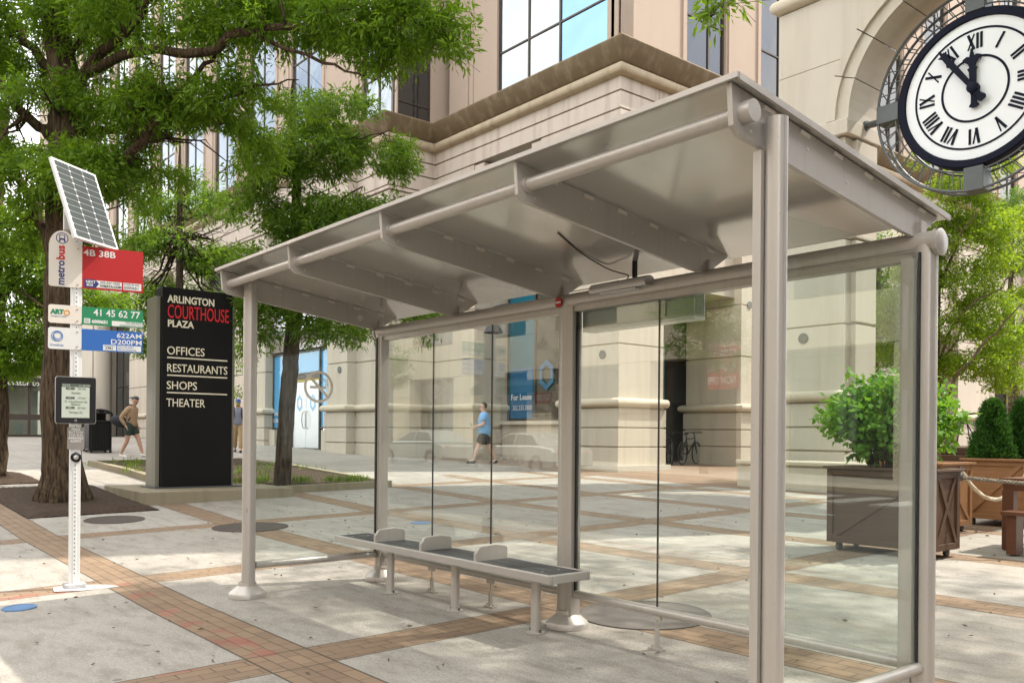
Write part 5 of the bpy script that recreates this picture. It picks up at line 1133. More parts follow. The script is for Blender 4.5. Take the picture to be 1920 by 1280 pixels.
# courtyard trees behind the archway
def yard(label, x, y, ybase, Z, trunk, limbs, blobs, mat, seed, L=.09, dens=3.8, each=15):
    q = at(x, ybase, Z); base = (q.x, q.y, g(q.x, q.y)); 
    tree('courtyard_tree', label, 'tree', base, [((base[0], base[1], base[2]-.1), .17)]+[(tuple(at(a, c, Z)), r) for a, c, r in trunk], limbs, pb(blobs, Z), mat, BARK3, L, .038, each, dens, .2, 4, seed=seed, flare=False, gap=-.4)
yard('yellow green tree with spreading dark branches right of the shelter end post', 1752, 0, 850, 21.5, [(1752, 760, .14), (1752, 640, .12), (1758, 520, .09), (1768, 440, .05), (1790, 380, .02)],
  [limb((1752, 790, 21.5, .08), (1790, 720, 21, .06), (1850, 640, 20.6, .045), (1915, 570, 20.2, .02)), limb((1752, 840, 21.5, .07), (1800, 785, 21, .05), (1880, 765, 20.6, .03), (1925, 750, 20.3, .02)), limb((1752, 700, 21.5, .06), (1800, 590, 21, .04), (1880, 540, 20.7, .02)), limb((1752, 640, 21.5, .06), (1690, 540, 21.5, .03)), limb((1752, 700, 21.5, .06), (1790, 640, 22, .05), (1850, 560, 22.4, .02)), limb((1756, 560, 21.5, .06), (1790, 470, 21, .04), (1830, 400, 20.6, .02)), limb((1752, 800, 21.5, .06), (1690, 690, 21.5, .03))],
  [(1800, 395, 60, 35), (1750, 420, 50, 40), (1850, 430, 60, 35), (1790, 460, 70, 40), (1730, 490, 50, 40), (1860, 490, 50, 30), (1800, 540, 70, 35), (1690, 530, 50, 40), (1700, 600, 50, 40), (1690, 660, 50, 30), (1780, 620, 60, 35), (1850, 580, 60, 30), (1880, 640, 50, 35), (1820, 680, 70, 30), (1760, 690, 40, 30), (1890, 710, 40, 30), (1660, 590, 40, 40), (1800, 350, 60, 25), (1770, 290, 60, 30), (1850, 300, 60, 30)], LEAF_LIME, 21)
yard('tree with a pale straight trunk at the right edge behind the arborvitae', 1902, 0, 790, 24.5, [(1902, 770, .14), (1900, 700, .13), (1897, 640, .11), (1895, 540, .07), (1900, 420, .03)], [limb((1900, 690, 24.5, .08), (1860, 640, 24, .04), (1830, 610, 24, .02)), limb((1898, 640, 24.5, .08), (1950, 560, 24, .04))],
  [(1880, 560, 50, 35), (1920, 520, 50, 50), (1900, 610, 50, 35), (1850, 640, 40, 30), (1930, 640, 40, 40), (1900, 450, 50, 40), (1950, 400, 60, 60)], LEAF_LIME, 22)
yard('darker green tree crown high in the courtyard at the right edge', 1960, 0, 760, 29, [(1955, 650, .15), (1950, 480, .12), (1930, 380, .05)], [limb((1952, 500, 29, .08), (1900, 440, 28.5, .04))],
  [(1900, 430, 45, 35), (1940, 390, 60, 50), (1890, 480, 40, 30), (1960, 480, 70, 60), (1880, 400, 30, 25)], LEAF_MID, 23, .12, 2.0)
yard('leafy tree filling the space behind the arch opening beside the shelter glass', 1640, 0, 810, 30, [(1640, 700, .14), (1645, 560, .10), (1650, 470, .04)], [limb((1642, 640, 30, .07), (1690, 560, 29.5, .03)), limb((1642, 620, 30, .07), (1610, 540, 30, .03))],
  [(1670, 520, 50, 40), (1690, 590, 50, 40), (1680, 650, 50, 40), (1650, 590, 40, 50), (1720, 640, 40, 40), (1665, 460, 50, 30)], LEAF_MID, 24, .13, 2.0)
# street tree: one twig dips into view, unseen crown spread wide to shade the plaza
q = Vector((10.6, .4, 0)); zq = g(10.6, .4)
tree('street_tree', 'overhanging street tree of which one bright leafy twig dips in at the top', 'tree', (q.x, q.y, zq),
  [((q.x, q.y, zq-.1), .22), ((10.5, .4, 3), .18), ((10.2, .6, 5.5), .15), ((9.6, .8, 8.5), .08), ((9, 1, 10.5), .03)],
  [[(Vector((10.2, .6, 5.4)), .10), (Vector((8, 1.4, 6.6)), .07), (Vector((5.2, 2.2, 6.9)), .045), (Vector((3.6, 2.6, 6.5)), .02)], [(Vector((10, .7, 6.8)), .09), (Vector((7.5, 3.6, 8)), .05), (Vector((5, 6.5, 8.9)), .04), (Vector((3.4, 9, 10.2)), .02)], [(Vector((9.9, .7, 7.2)), .08), (Vector((7, -.6, 8.4)), .05), (Vector((4.2, -.8, 8.8)), .02)],
   [(Vector((5.2, 2.2, 6.9)), .03), (at(1420, -60, 8.6), .014), (at(1370, -5, 8.5), .008), (at(1330, 32, 8.5), .003)]],
  [((8, 2, 8), (1.6, 1.5, .8)), ((6, 3.6, 8.2), (1.6, 1.5, .8)), ((4.8, 2.2, 7.5), (1.3, 1.2, .5)), ((7.5, 5.2, 9), (1.7, 1.5, .9)), ((9.4, 3.4, 9.4), (1.8, 1.6, 1.0)), ((5.5, 5.4, 8.9), (1.5, 1.4, .8)), ((9.5, .8, 10), (2, 1.8, 1)), ((6.2, 0, 9), (1.6, 1.4, .8)), ((4.4, -.6, 9), (1.3, 1.2, .6)), ((10.5, 5.8, 10), (1.6, 1.6, 1)), ((11.8, 2.4, 9.2), (1.6, 1.6, 1)), ((8, 8, 10.5), (2, 2, .9)), ((5.2, 8, 10.4), (2, 2, .9)), ((2.6, 7.4, 10.6), (1.9, 2, .8)), ((3, 10.6, 11.2), (2, 1.8, .9)), ((6.5, 10.8, 11.2), (2, 2, .9)), ((.4, 9.6, 11.4), (1.8, 1.8, .8)), ((9.6, 10, 11), (2, 2, .9)), ((.8, 12.4, 12), (1.6, 1.6, .8)),
   (tuple(at(1372, -12, 8.5)), (.20, .20, .10)), (tuple(at(1338, 18, 8.5)), (.12, .12, .06)), (tuple(at(1440, -70, 8.6)), (.4, .4, .2))], LEAF_OAK, BARK2, .12, .03, 15, 1.9, .16, 3, seed=31, flare=False)
# grass and weeds in the planting bed
def tufts(name, spots, n, h, label=None):
    r_ = np.random.default_rng(9); C_ = []; A_ = []
    for x, y, rad in spots:
        for _ in range(n): C_.append((x+r_.normal(0, rad), y+r_.normal(0, rad), 0)); A_.append((r_.normal(0, .3), r_.normal(0, .3), 1))
    C_ = np.array(C_); C_[:, 2] = gz(C_[:, 0], C_[:, 1])+.10
    o = leaf_mesh(name, C_, np.array(A_), h, .014, 6, .03, LEAF_GRASS, None, -.9); return tag(o, label, 'grass', kind='stuff')
tufts('ground_cover', [(-12.4, 3.2, .5), (-13.4, 3.6, .5), (-14.4, 3.4, .4), (-11, 4.6, .35), (-9.2, 3.75, .25), (-8.9, 4.9, .18), (-8.7, 5.5, .15), (-12, 5.4, .5), (-9.4, 4.3, .2), (-8.6, 5.9, .12)], 34, .13, 'bright green weeds and grass in the planting bed')
lr_ = np.random.default_rng(4); n_ = 420; lx = lr_.uniform(-7, 5.5, n_); ly = lr_.uniform(-2.2, 9, n_); lc = np.c_[lx, ly, gz(lx, ly)+.012]; la = np.c_[lr_.normal(size=n_), lr_.normal(size=n_), np.zeros(n_)]; la /= np.linalg.norm(la, axis=1, keepdims=True)
rng = np.random.default_rng(2); tag(leaf_mesh('leaf_litter', lc, la, .05, .016, 1, .0, LITTER, None, -.02, flat=.95), 'scattered small dry leaves on the paving slabs', 'leaves', kind='stuff')

# ------------------------------------------------------------------ lamps, bins, bicycles
def lamp(label, x, y, z, wy):
    t = thing('wall_lamp', label, 'lamp', (x, y, z), 'bell shaped wall lamps')
    b = MB(); b.lathe([(.30, 0), (.305, .01), (.22, .15), (.13, .24), (.10, .26), (.09, .42), (.03, .44), (.02, .44), (.08, .40), (.20, .15), (.29, .01), (.30, 0)], (x, y, z), 32); b.build('shade', plain('lamp_shade', (.05, .052, .06), .5, .3), t, True, ang=50)
    b = MB(); b.path(densify([(x, y, z+.43), (x, y, z+.75), (x, (y+wy)/2, z+.95), (x, wy, z+.85)], [.03]*4, 5, 0)[0], .03, 10); b.build('arm', GREYM, t, True)
    b = MB(); b.box(x-.07, x+.07, wy-.03, wy+.06, z+.7, z+1.0); b.build('wall_plate', GREYM, t, bevel=.01)
q = atY(668, 622, 11.0); lamp('black bell lamp hanging near the left shelter glass by the tree', q.x, q.y, q.z, 11.5 if q.x < XS else YL+.06)
q = atY(925, 624, 13.1); lamp('black bell lamp hanging beside the teal shop window', q.x, q.y, q.z, YM+.06 if q.x < -14.89 else 14.9)
def bin_(x, y, label):
    z = g(x, y); t = thing('litter_bin', label, 'bin', (x, y, z), 'black litter bins by the entrance')
    b = MB(); b.prism([(.33*math.copysign(abs(math.cos(a))**.4, math.cos(a)), .33*math.copysign(abs(math.sin(a))**.4, math.sin(a))) for a in np.linspace(0, 2*math.pi, 33)[:-1]], (x, y, z+.06), (1, 0, 0), (0, 1, 0), (0, 0, 1), .84); b.build('body', BLACK, t, bevel=.02)
    s = MB()
    for k in range(9): s.box(x+.325, x+.34, y-.27+k*.065, y-.245+k*.065, z+.12, z+.84); s.box(x-.27+k*.065, x-.245+k*.065, y-.34, y-.325, z+.12, z+.84)
    s.build('ribs', BLACK, t)
    b = MB(); b.box(x-.36, x+.36, y-.36, y+.36, z+.90, z+.96); b.build('rim', BLACK, t, bevel=.015)
    b = MB(); b.path(densify([(x+.3, y-.3, z+.96), (x+.28, y-.28, z+1.18), (x+.2, y, z+1.27), (x+.28, y+.28, z+1.18), (x+.3, y+.3, z+.96)], [.03]*5, 4, 0)[0], .04, 8); b.box(x-.28, x+.26, y-.28, y+.28, z+1.16, z+1.2); b.box(x-.3, x-.27, y-.28, y+.28, z+.96, z+1.18); b.build('hood', BLACK, t, True)
    f = MB()
    for s1 in (-1, 1):
        for s2 in (-1, 1): f.box(x+s1*.27-.03, x+s1*.27+.03, y+s2*.27-.03, y+s2*.27+.03, z, z+.06)
    f.build('foot', BLACK, t); return t
bin_(-21.0, 4.15, 'black litter bin with domed hood seen right of the arrivals screen'); bin_(-22.0, 4.2, 'second black litter bin half hidden by the bus stop pole')
def bike(label, x, y, rz, col):
    z = g(x, y); t = thing('bicycle', label, 'bicycle', (x, y, z), 'bicycles parked in the recess'); M = Matrix.Translation((x, y, z)) @ Matrix.Rotation(rz, 4, 'Z')
    P = lambda a, c: M @ Vector((a, 0, c))
    for a in (-.52, .52):
        b = MB(); b.path([P(a+.33*math.cos(k), .34+.33*math.sin(k)) for k in np.linspace(0, 6.2832, 33)], .020, 8)
        wo_ = b.build('wheel', TYRE, t, True); s = MB()
        for k in range(14): s.tube(P(a, .34), P(a+.31*math.cos(k*.449), .34+.31*math.sin(k*.449)), .003, n=4)
        s.build('spokes', SILV, wo_)
    b = MB()
    for p_, q_ in (((-.52, .34), (-.12, .33)), ((-.12, .33), (-.26, .88)), ((-.24, .78), (.36, .80)), ((-.12, .33), (.38, .72)), ((-.52, .34), (-.24, .78)), ((.34, .90), (.52, .34))): b.tube(P(*p_), P(*q_), .019, n=8)
    b.build('frame', col, t, True)
    b = MB(); b.path([M @ Vector((.30, s*.28, .98)) for s in (-1, -.6, 0, .6, 1)], .014, 8); b.tube(P(.34, .88), P(.30, .98), .016); b.build('handlebar', BLACK, t, True)
    b = MB(); b.ball((0, 0, 0), .13, (1, .55, .28)); bmesh.ops.transform(b.b, matrix=M @ Matrix.Translation((-.28, 0, .93)), verts=b.b.verts[:]); b.build('saddle', BLACK, t, True)
bike('black bicycle nearest the pier in the dark recess', -9.95, 17.0, R(118), BLACK); bike('black bicycle behind the first one in the dark recess', -10.25, 17.6, R(135), DARKC); bike('third black bicycle deepest in the dark recess', -10.0, 18.2, R(105), BLACK)

# ------------------------------------------------------------------ station elevator pavilion at far left
ev = thing('station_pavilion', 'dark framed glass station elevator pavilion with white lettering at the left edge', 'pavilion', (-49, 5.5, 1.13))
b = MB(); zb0 = 1.13; X0, X1, Y0, Y1 = -54, -45.4, 3.0, 8.2; b.box(X0-.4, X1+.4, Y0-.4, Y1+.4, zb0+2.72, zb0+3.75); fa = b.build('fascia', plain('pavilion_fascia', (.05, .045, .04), .4, .3), ev)
e_ = MB()
for y in np.linspace(Y0, Y1, 5): e_.box(X1-.06, X1+.06, y-.06, y+.06, zb0-.1, zb0+2.75)
for x in np.linspace(X0, X1, 7): e_.box(x-.06, x+.06, Y0-.06, Y0+.06, zb0-.1, zb0+2.75)
e_.box(X1-.07, X1+.07, Y0, Y1, zb0+.9, zb0+1.2); e_.box(X0, X1, Y0-.07, Y0+.07, zb0+.9, zb0+1.2); e_.box(X1-.07, X1+.07, Y0, Y1, zb0-.1, zb0+.12); e_.build('frame', BRONZE, ev)
b = MB(); b.box(X1-.02, X1+.02, Y0, Y1, zb0+.1, zb0+2.7); b.build('glass_pane', glass_mat('pavilion_glass', (.8, .86, .84), boost=1.2), ev); b = MB(); b.box(X0, X1, Y0-.02, Y0+.02, zb0+.1, zb0+2.7); b.build('glass_pane', bpy.data.materials['pavilion_glass'], ev)
b = MB(); b.box(X0+3, X1-1.5, Y0+1.2, Y1-.6, zb0-.1, zb0+2.7); b.build('lift_shaft', PALE, ev)
text('lettering', 'Court House Station', .40, (X1+.41, 5.55, zb0+3.28), (1, 0, 0), SIGNW2, fa, ax='LEFT', bold=.006); text('lettering', 'Elevator to Mezzanine', .40, (X1+.41, 5.5, zb0+2.84), (1, 0, 0), SIGNW2, fa, ax='LEFT', bold=.006)

# ------------------------------------------------------------------ people
def skin(name, pts, edges, rad, mat, parent, lvl=1, M=None):
    me = bpy.data.meshes.new(name); me.from_pydata([tuple(p) for p in pts], edges, []); o = bpy.data.objects.new(name, me); C.objects.link(o)
    m = o.modifiers.new('skin', 'SKIN'); m.use_smooth_shade = True
    for i, r in enumerate(rad): v = me.skin_vertices[0].data[i]; v.radius = (r, r) if not isinstance(r, tuple) else r; v.use_root = (i == 0)
    s = o.modifiers.new('sub', 'SUBSURF'); s.levels = lvl; s.render_levels = lvl
    bpy.context.view_layer.update(); me2 = bpy.data.meshes.new_from_object(o.evaluated_get(bpy.context.evaluated_depsgraph_get()))
    bpy.data.objects.remove(o); bpy.data.meshes.remove(me)
    me2.materials.clear(); me2.materials.append(mat)
    for p in me2.polygons: p.material_index = 0
    if M is not None: me2.transform(M)
    me2.shade_smooth(); return link(name, me2, parent)
BEARD = plain('beard_hair', (.07, .045, .03), .8, 0, .2)
def person(label, x, y, heading, legs, arms, skinm, top, bottom, shoe, short=True, sleeves='short', head=(0, 0), lean=0., H=1.76, hat=None, hatm=None, beard=False, glasses=False, feet_open=False, bulk=1.12, hem=.06, shortlen=.66):
    """local frame: +x forward, +y left; legs: per side (thigh angle, knee bend); arms: per side (elbow, hand) points"""
    z = g(x, y); t = thing('person', label, 'person', (x, y, z)); k = H/1.76
    M = Matrix.Translation((x, y, z)) @ Matrix.Rotation(heading, 4, 'Z') @ Matrix.Scale(k, 4)
    ft = []
    for s, (th, kn) in zip((1, -1), legs):
        hp = Vector((0, s*.09, .93)); kp = hp+Vector((math.sin(th)*.43, s*.01, -math.cos(th)*.43)); a = th-kn; ap = kp+Vector((math.sin(a)*.41, 0, -math.cos(a)*.41)); ft.append((hp, kp, ap, a))
    drop = min(f[2].z for f in ft)-.085
    V, E_, Rd, idx = [], [], [], {}
    def add(n, p, r, par=None):
        idx[n] = len(V); V.append(Vector(p)-Vector((0, 0, drop))); Rd.append(r)
        if par is not None: E_.append((idx[par], idx[n]))
    L = lambda zz: lean*(zz-.93)
    add('pel', (0, 0, .95), (.125, .16)); add('bel', (L(1.1), 0, 1.10), (.115, .15), 'pel'); add('che', (L(1.3), 0, 1.30), (.12, .165), 'bel'); add('shc', (L(1.43), 0, 1.43), (.085, .12), 'che')
    hx = L(1.5)+.02; hd, htlt = head; c_, s_ = math.cos(hd), math.sin(hd)
    def hp_(f, l, u):
        f2, u2 = f*math.cos(htlt)+u*math.sin(htlt), u*math.cos(htlt)-f*math.sin(htlt)
        return Vector((hx+f2*c_-l*s_, f2*s_+l*c_, 1.505+u2))
    add('nck', (hx, 0, 1.505), .058, 'shc'); add('jaw', hp_(.025, 0, .075), (.07, .062), 'nck'); add('mid', hp_(.01, 0, .145), (.092, .075), 'jaw'); add('crn', hp_(.0, 0, .20), (.085, .072), 'mid'); add('tip', hp_(-.005, 0, .235), (.05, .045), 'crn')
    add('nos', hp_(.098, 0, .115), (.012, .012), 'mid'); add('chn', hp_(.075, 0, .045), (.026, .024), 'jaw')
    for s, n in ((1, 'l'), (-1, 'r')):
        add('ear'+n, hp_(-.005, s*.085, .125), .014, 'mid')
        hp, kp, ap, a = ft[0 if s == 1 else 1]
        add('hip'+n, hp, .088, 'pel'); add('th'+n, hp.lerp(kp, .5), .080, 'hip'+n); add('kn'+n, kp, .056, 'th'+n); add('cf'+n, kp.lerp(ap, .35), .056, 'kn'+n); add('an'+n, ap, .037, 'cf'+n)
        add('to'+n, ap+Vector((math.cos(a)*.15-0*math.sin(a), 0, -.05+math.sin(a)*.12)), (.028, .04), 'an'+n)
        el, ha = arms[0 if s == 1 else 1]; sh_ = Vector((L(1.4), s*.175, 1.40)); el, ha = Vector(el), Vector(ha)
        add('sh'+n, sh_, .056, 'shc'); add('ua'+n, sh_.lerp(el, .5), .046, 'sh'+n); add('el'+n, el, .040, 'ua'+n); add('fa'+n, el.lerp(ha, .4), .037, 'el'+n); add('wr'+n, ha, .024, 'fa'+n)
        d = (ha-el).normalized(); w_ = d.cross(Vector((0, 0, 1))); w_ = w_.normalized() if w_.length > .1 else Vector((1, 0, 0)); cr = w_.cross(d)*-.5
        add('pa'+n, ha+d*.05, (.032, .018), 'wr'+n)
        for i, (off, ln) in enumerate(((-.027, .055), (-.009, .07), (.010, .066), (.028, .05))):
            add(f'f{i}{n}', ha+d*.095+w_*off, .0085, 'pa'+n); add(f'g{i}{n}', ha+d*(.095+ln*.5)+w_*off+cr*.02, .008, f'f{i}{n}'); add(f'h{i}{n}', ha+d*(.09+ln*.8)+w_*off+cr*.055, .007, f'g{i}{n}')
        add('tb'+n, ha+d*.05+w_*-.045+cr*.02, .010, 'pa'+n); add('tt'+n, ha+d*.085+w_*-.055+cr*.05, .008, 'tb'+n)
    for n_ in ('pel', 'bel', 'che', 'shc'): Rd[idx[n_]] = tuple(q_*.72 for q_ in Rd[idx[n_]])
    for n_ in ('thl', 'thr', 'ual', 'uar', 'fal', 'far', 'ell', 'elr', 'cfl', 'cfr', 'knl', 'knr'): Rd[idx[n_]] *= 1+(bulk-1)*.6
    body = skin('body', V, E_, Rd, skinm, t, 2, M)
    def smooth(o, lv=1):
        m_ = o.modifiers.new('sub', 'SUBSURF'); m_.levels = lv; m_.render_levels = lv; return o
    def loft(b, rings, n=16):
        rows = [[b.b.verts.new(c_+Vector((a_*math.cos(t_), w_*math.sin(t_), 0))) for t_ in [2*math.pi*i_/n for i_ in range(n)]] for c_, a_, w_ in rings]
        for A, B in zip(rows, rows[1:]):
            for i_ in range(n): b.b.faces.new((A[i_], A[(i_+1) % n], B[(i_+1) % n], B[i_]))
        b.b.faces.new(rows[0][::-1]); b.b.faces.new(rows[-1])
    D_ = lambda x_, y_, z_: Vector((x_, y_, z_-drop)); kk = bulk
    b = MB(); loft(b, [(D_(L(zz), 0, zz), a_*kk, w_*kk) for zz, a_, w_ in ((.93-hem, .150, .180), (1.0, .148, .175), (1.14, .132, .165), (1.28, .138, .182), (1.38, .120, .190), (1.435, .092, .150), (1.475, .070, .078), (1.50, .064, .066))])
    for n in 'lr':
        ch_ = ['sh'+n, 'ua'+n]+(['el'+n, 'fa'+n, 'wr'+n] if sleeves == 'long' else []); pp = [V[idx[q_]] for q_ in ch_]
        s_n = 1 if n == 'l' else -1
        if sleeves != 'long': pp = pp+[pp[1].lerp(V[idx['el'+n]], .35)]
        rr = [.078, .066, .060, .054, .040][:len(pp)]
        b.path([pp[0]+Vector((0, -.05*s_n, .005))]+pp, [.075*kk]+[r_*kk for r_ in rr], 12)
    smooth(b.build('shirt', top, t, True, ang=80, xf=M))
    b = MB()
    for n in 'lr':
        s_n = 1 if n == 'l' else -1; hp, kn, an = V[idx['hip'+n]], V[idx['kn'+n]], V[idx['an'+n]]
        wz = 1.03 if hem < .1 else .90; pts = [D_(0, s_n*.062, wz), D_(0, s_n*.072, wz-.05), hp+Vector((0, 0, -.08))]; rr = [.118 if hem < .1 else .10, .128 if hem < .1 else .115, .120]
        if short: pts += [hp.lerp(kn, .55), hp.lerp(kn, shortlen)]; rr += [.106, .108]
        else: pts += [hp.lerp(kn, .6), kn, kn.lerp(an, .5), kn.lerp(an, .95)]; rr += [.095, .078, .070, .062]
        b.path(pts, [r_*(1+(kk-1)*.7) for r_ in rr], 14)
    smooth(b.build('shorts' if short else 'trousers', bottom, t, True, ang=80, xf=M))
    for n in 'lr':
        a_, b_ = V[idx['an'+n]], V[idx['to'+n]]; d = (b_-a_); d.z *= .35; hl = a_+Vector((-.045, 0, -.045)); tp = hl+d.normalized()*.25+Vector((0, 0, -.005))
        skin('shoe', [hl+Vector((0, 0, .0)), hl.lerp(tp, .5), tp], [(0, 1), (1, 2)], [(.05, .046), (.05 if not feet_open else .03, .054), (.04, .05)], shoe, t, 2, M)
    hb = MB()
    hc = hp_(-.018, 0, .165); hb.ball(hc, .1, (1.0, .83, 1.02) if hat is None else (.98, .82, .8), 16)
    for v in hb.b.verts:
        q_ = v.co-hc; f_ = q_.x*c_+q_.y*s_
        if f_ > .035 and q_.z < .055: v.co -= Vector((c_, s_, 0))*(f_-.035)*1.3
        if q_.z < -.05: v.co.z += (-.05-q_.z)*.6
        v.co.z -= drop
    hb.build('hair', HAIR, t, True, xf=M)
    if hat:
        cb = MB(); hc2 = hp_(-.008, 0, .185); cb.ball(hc2, .105, (1.02, .86, .78), 16); 
        for v in cb.b.verts:
            if v.co.z < hc2.z-.01: v.co.z = hc2.z-.01+(v.co.z-hc2.z+.01)*.1
        br = 1 if hat == 'front' else -1
        cb.ob(hp_(br*.125, 0, .175), (c_, s_, -.25*br), (-s_, c_, 0), (0, 0, 1), .06, .065, .006)
        for v in cb.b.verts: v.co.z -= drop
        cb.build('cap', hatm, t, True, xf=M)
    eb = MB()
    for s in (-1, 1): eb.ball(hp_(.083, s*.030, .142), .011, (1, 1, .8), 8)
    if glasses:
        for s in (-1, 1): eb.ball(hp_(.088, s*.032, .142), .026, (.5, 1, .8), 10)
        eb.tube(hp_(.08, .06, .15), hp_(-.01, .088, .145), .004, n=6); eb.tube(hp_(.08, -.06, .15), hp_(-.01, -.088, .145), .004, n=6)
    for v in eb.b.verts: v.co.z -= drop
    eb.build('sunglasses' if glasses else 'eyes', INKBLK, t, True, xf=M)
    mb_ = MB(); mb_.ob(hp_(.092, 0, .078), (-s_, c_, 0), (c_, s_, 0), (0, 0, 1), .022, .006, .005)
    if beard: mb_.ball(hp_(.035, 0, .045), .060, (.85, .9, .6), 12)
    for v in mb_.b.verts: v.co.z -= drop
    mb_.build('beard' if beard else 'mouth', BEARD if beard else plain('lips', (.36, .16, .13), .6), t, True, xf=M)
    return t, M, V, idx, drop
hR = math.atan2(RT.y, RT.x); hF = math.atan2(FW.y, FW.x)
pt, Mt, Vt, it_, dt = person('man in tan sweater, dark green shorts and backwards grey cap walking with head bowed', -19.0, 4.5, hR-.15, ((.42, .12), (-.10, .38)), (((-.10, .26, 1.13), (.08, .21, .92)), ((-.16, -.25, 1.14), (-.02, -.22, .92))),
   SKIN, TAN, DGREEN, SHOEW, True, 'long', (-.15, .42), .10, 1.78, 'back', CAPG)
bg_ = thing('duffel_bag', 'black duffel bag slung behind the man in the tan sweater', 'bag', (-19, 4.5, 1.6))
b = MB(); c0 = Mt @ (Vector((-.24, -.16, .98))); b.ball((0, 0, 0), .2, (1.35, .75, .8), 16); bmesh.ops.transform(b.b, matrix=Matrix.Translation(c0) @ Matrix.Rotation(hR, 4, 'Z') @ Matrix.Rotation(R(20), 4, 'Y'), verts=b.b.verts[:]); b.build('bag_body', DARKC, bg_, True)
b = MB(); b.path(densify([c0+Vector((0, 0, .12)), Mt @ Vector((-.10, -.2, 1.25)), Mt @ Vector((.02, -.12, 1.46)), Mt @ Vector((.13, -.05, 1.3)), Mt @ Vector((.05, -.22, 1.0))], [.02]*5, 4, 0)[0], .018, 6); b.build('strap', DARKC, bg_, True)
pt, Mt, Vt, it_, dt = person('man in light blue shirt and black shorts walking left with a phone', -12.62, 12.3, hR+math.pi, ((.40, .10), (-.30, .22)), (((.02, .24, 1.14), (.27, .12, 1.08)), ((.05, -.24, 1.12), (.28, -.08, 1.04))),
   SKIN2, LBLUE, DARKC, DARKC, True, 'short', (0, .06), .02, 1.80, None, None, False, True, True, 1.28, .15, .85)
ph = thing('phone', 'dark phone held by the man in the light blue shirt', 'phone', Mt @ Vector((.36, .03, 1.12)))
b = MB(); b.ob((.37, .03, 1.12-dt), (0, 1, 0), (.5, 0, .86), (.86, 0, -.5), .038, .075, .005); b.build('case', BLACK, ph, xf=Mt)
b = MB(); b.ob((.365, .03, 1.123-dt), (0, 1, 0), (.5, 0, .86), (.86, 0, -.5), .033, .068, .0062); b.build('screen', SCRND, ph, xf=Mt)
pt, Mt, Vt, it_, dt = person('bearded man in blue cap, grey shirt and khaki trousers walking beside the shelter post', -20.6, 8.3, hF+math.pi+.25, ((.28, .08), (-.20, .30)), (((-.05, .27, 1.14), (.06, .25, .90)), ((-.10, -.27, 1.14), (-.10, -.26, .90))),
   SKIN, GREYC, KHAKI, INKBLK, False, 'short', (.1, .0), .02, 1.76, 'front', CAPB, True)
bp = thing('backpack', 'dark backpack strap worn by the man in the blue cap', 'bag', Mt @ Vector((-.15, 0, 1.25)))
b = MB(); b.ball((-.19, 0, 1.22-dt), .2, (.55, .85, 1.1), 14); b.build('pack', DARKC, bp, True, xf=Mt)
b = MB()
for s in (-1, 1): b.path([(-.13, s*.11, 1.42-dt), (.02, s*.115, 1.49-dt), (.135, s*.12, 1.36-dt), (.155, s*.13, 1.2-dt), (.0, s*.17, 1.05-dt)], .02, 6)
b.build('strap', DARKC, bp, True, xf=Mt)

# ------------------------------------------------------------------ the far side of the street (seen in the shelter glass)
OY = -22.5
opp = thing('street_building', 'pale stone building across the street mirrored in the shelter glass', 'building', (-20, OY-4, 0))
b = MB(); zg = -.4; bays = [(-62+k*6.2) for k in range(17)]
for x in bays: stack(b, x-.9, x+.9, OY-.8, OY, [zg, 1.2, 2.4, 3.6, 4.6], .03, .03)
b.box(bays[0]-.9, bays[-1]+.9, OY-.9, OY-.02, 4.62, 6.4)
for x in bays: b.box(x-1.1, x+1.1, OY-.8, OY-.05, 6.42, 17)
b.box(bays[0], bays[-1], OY-.81, OY-.07, 9.6, 10.8); b.box(bays[0], bays[-1], OY-.81, OY-.07, 14, 15.2); b.build('wall', OPP, opp)
b = MB(); b.box(bays[0], bays[-1], OY-8, OY-1.4, zg, 17); b.build('core', plain('opposite_core', (.40, .34, .27), .8), opp)
for k, x in enumerate(bays[:-1]):
    for z0, z1 in ((.2, 4.4), (6.6, 9.5), (10.9, 13.9)):
        window((x+5.1, OY-.75), (x+1.1, OY-.75), z0, z1, (.5,), ((z0+z1)/2+.6,), 0, WINDARK, parent=opp)
aw = thing('shop_awning', 'dark green awning over the shop across the street', 'awning', (-24, OY+.5, 3.4))
q0 = atY(900, 660, 2*SD-OY); q1 = atY(1060, 640, 2*SD-OY)
b = MB(); b.hexa([(q0.x, OY, 4.1), (q1.x, OY, 4.1), (q1.x, OY+.6, 3.8), (q0.x, OY+.6, 3.8), (q0.x, OY, 4.16), (q1.x, OY, 4.16), (q1.x, OY+.6, 3.86), (q0.x, OY+.6, 3.86)]); b.build('canvas', AWN, aw)
b = MB(); b.box(q0.x, q1.x, OY+.57, OY+.6, 3.5, 3.8); b.build('valance', AWN, aw)
def banner(x, y, wd, lines, label, mat):
    q = atY(x, y, 2*SD-OY-.1); t = thing('shop_banner', label, 'banner', (q.x, OY+.1, q.z)); h = .55*len(lines)
    b = MB(); b.box(q.x-wd/2, q.x+wd/2, OY+.06, OY+.1, q.z-h/2, q.z+h/2); o = b.build('cloth', mat, t)
    for k, s_ in enumerate(lines): text('lettering', s_, .42, (q.x, OY+.102, q.z+h/2-.28-k*.52), (0, 1, 0), SIGNW2, o, ay='CENTER', bold=.006, width=wd*.86)
banner(1018, 745, 1.2, ['NOW OPEN'], 'red NOW OPEN banner across the street mirrored behind the middle post', RED)
banner(1350, 690, 1.7, ['STRETCH', 'LAB', 'NOW OPEN'], 'tall banner with three lines across the street mirrored near the front post', INKRED)
q = atY(1000, 610, 2*SD-OY-.1)
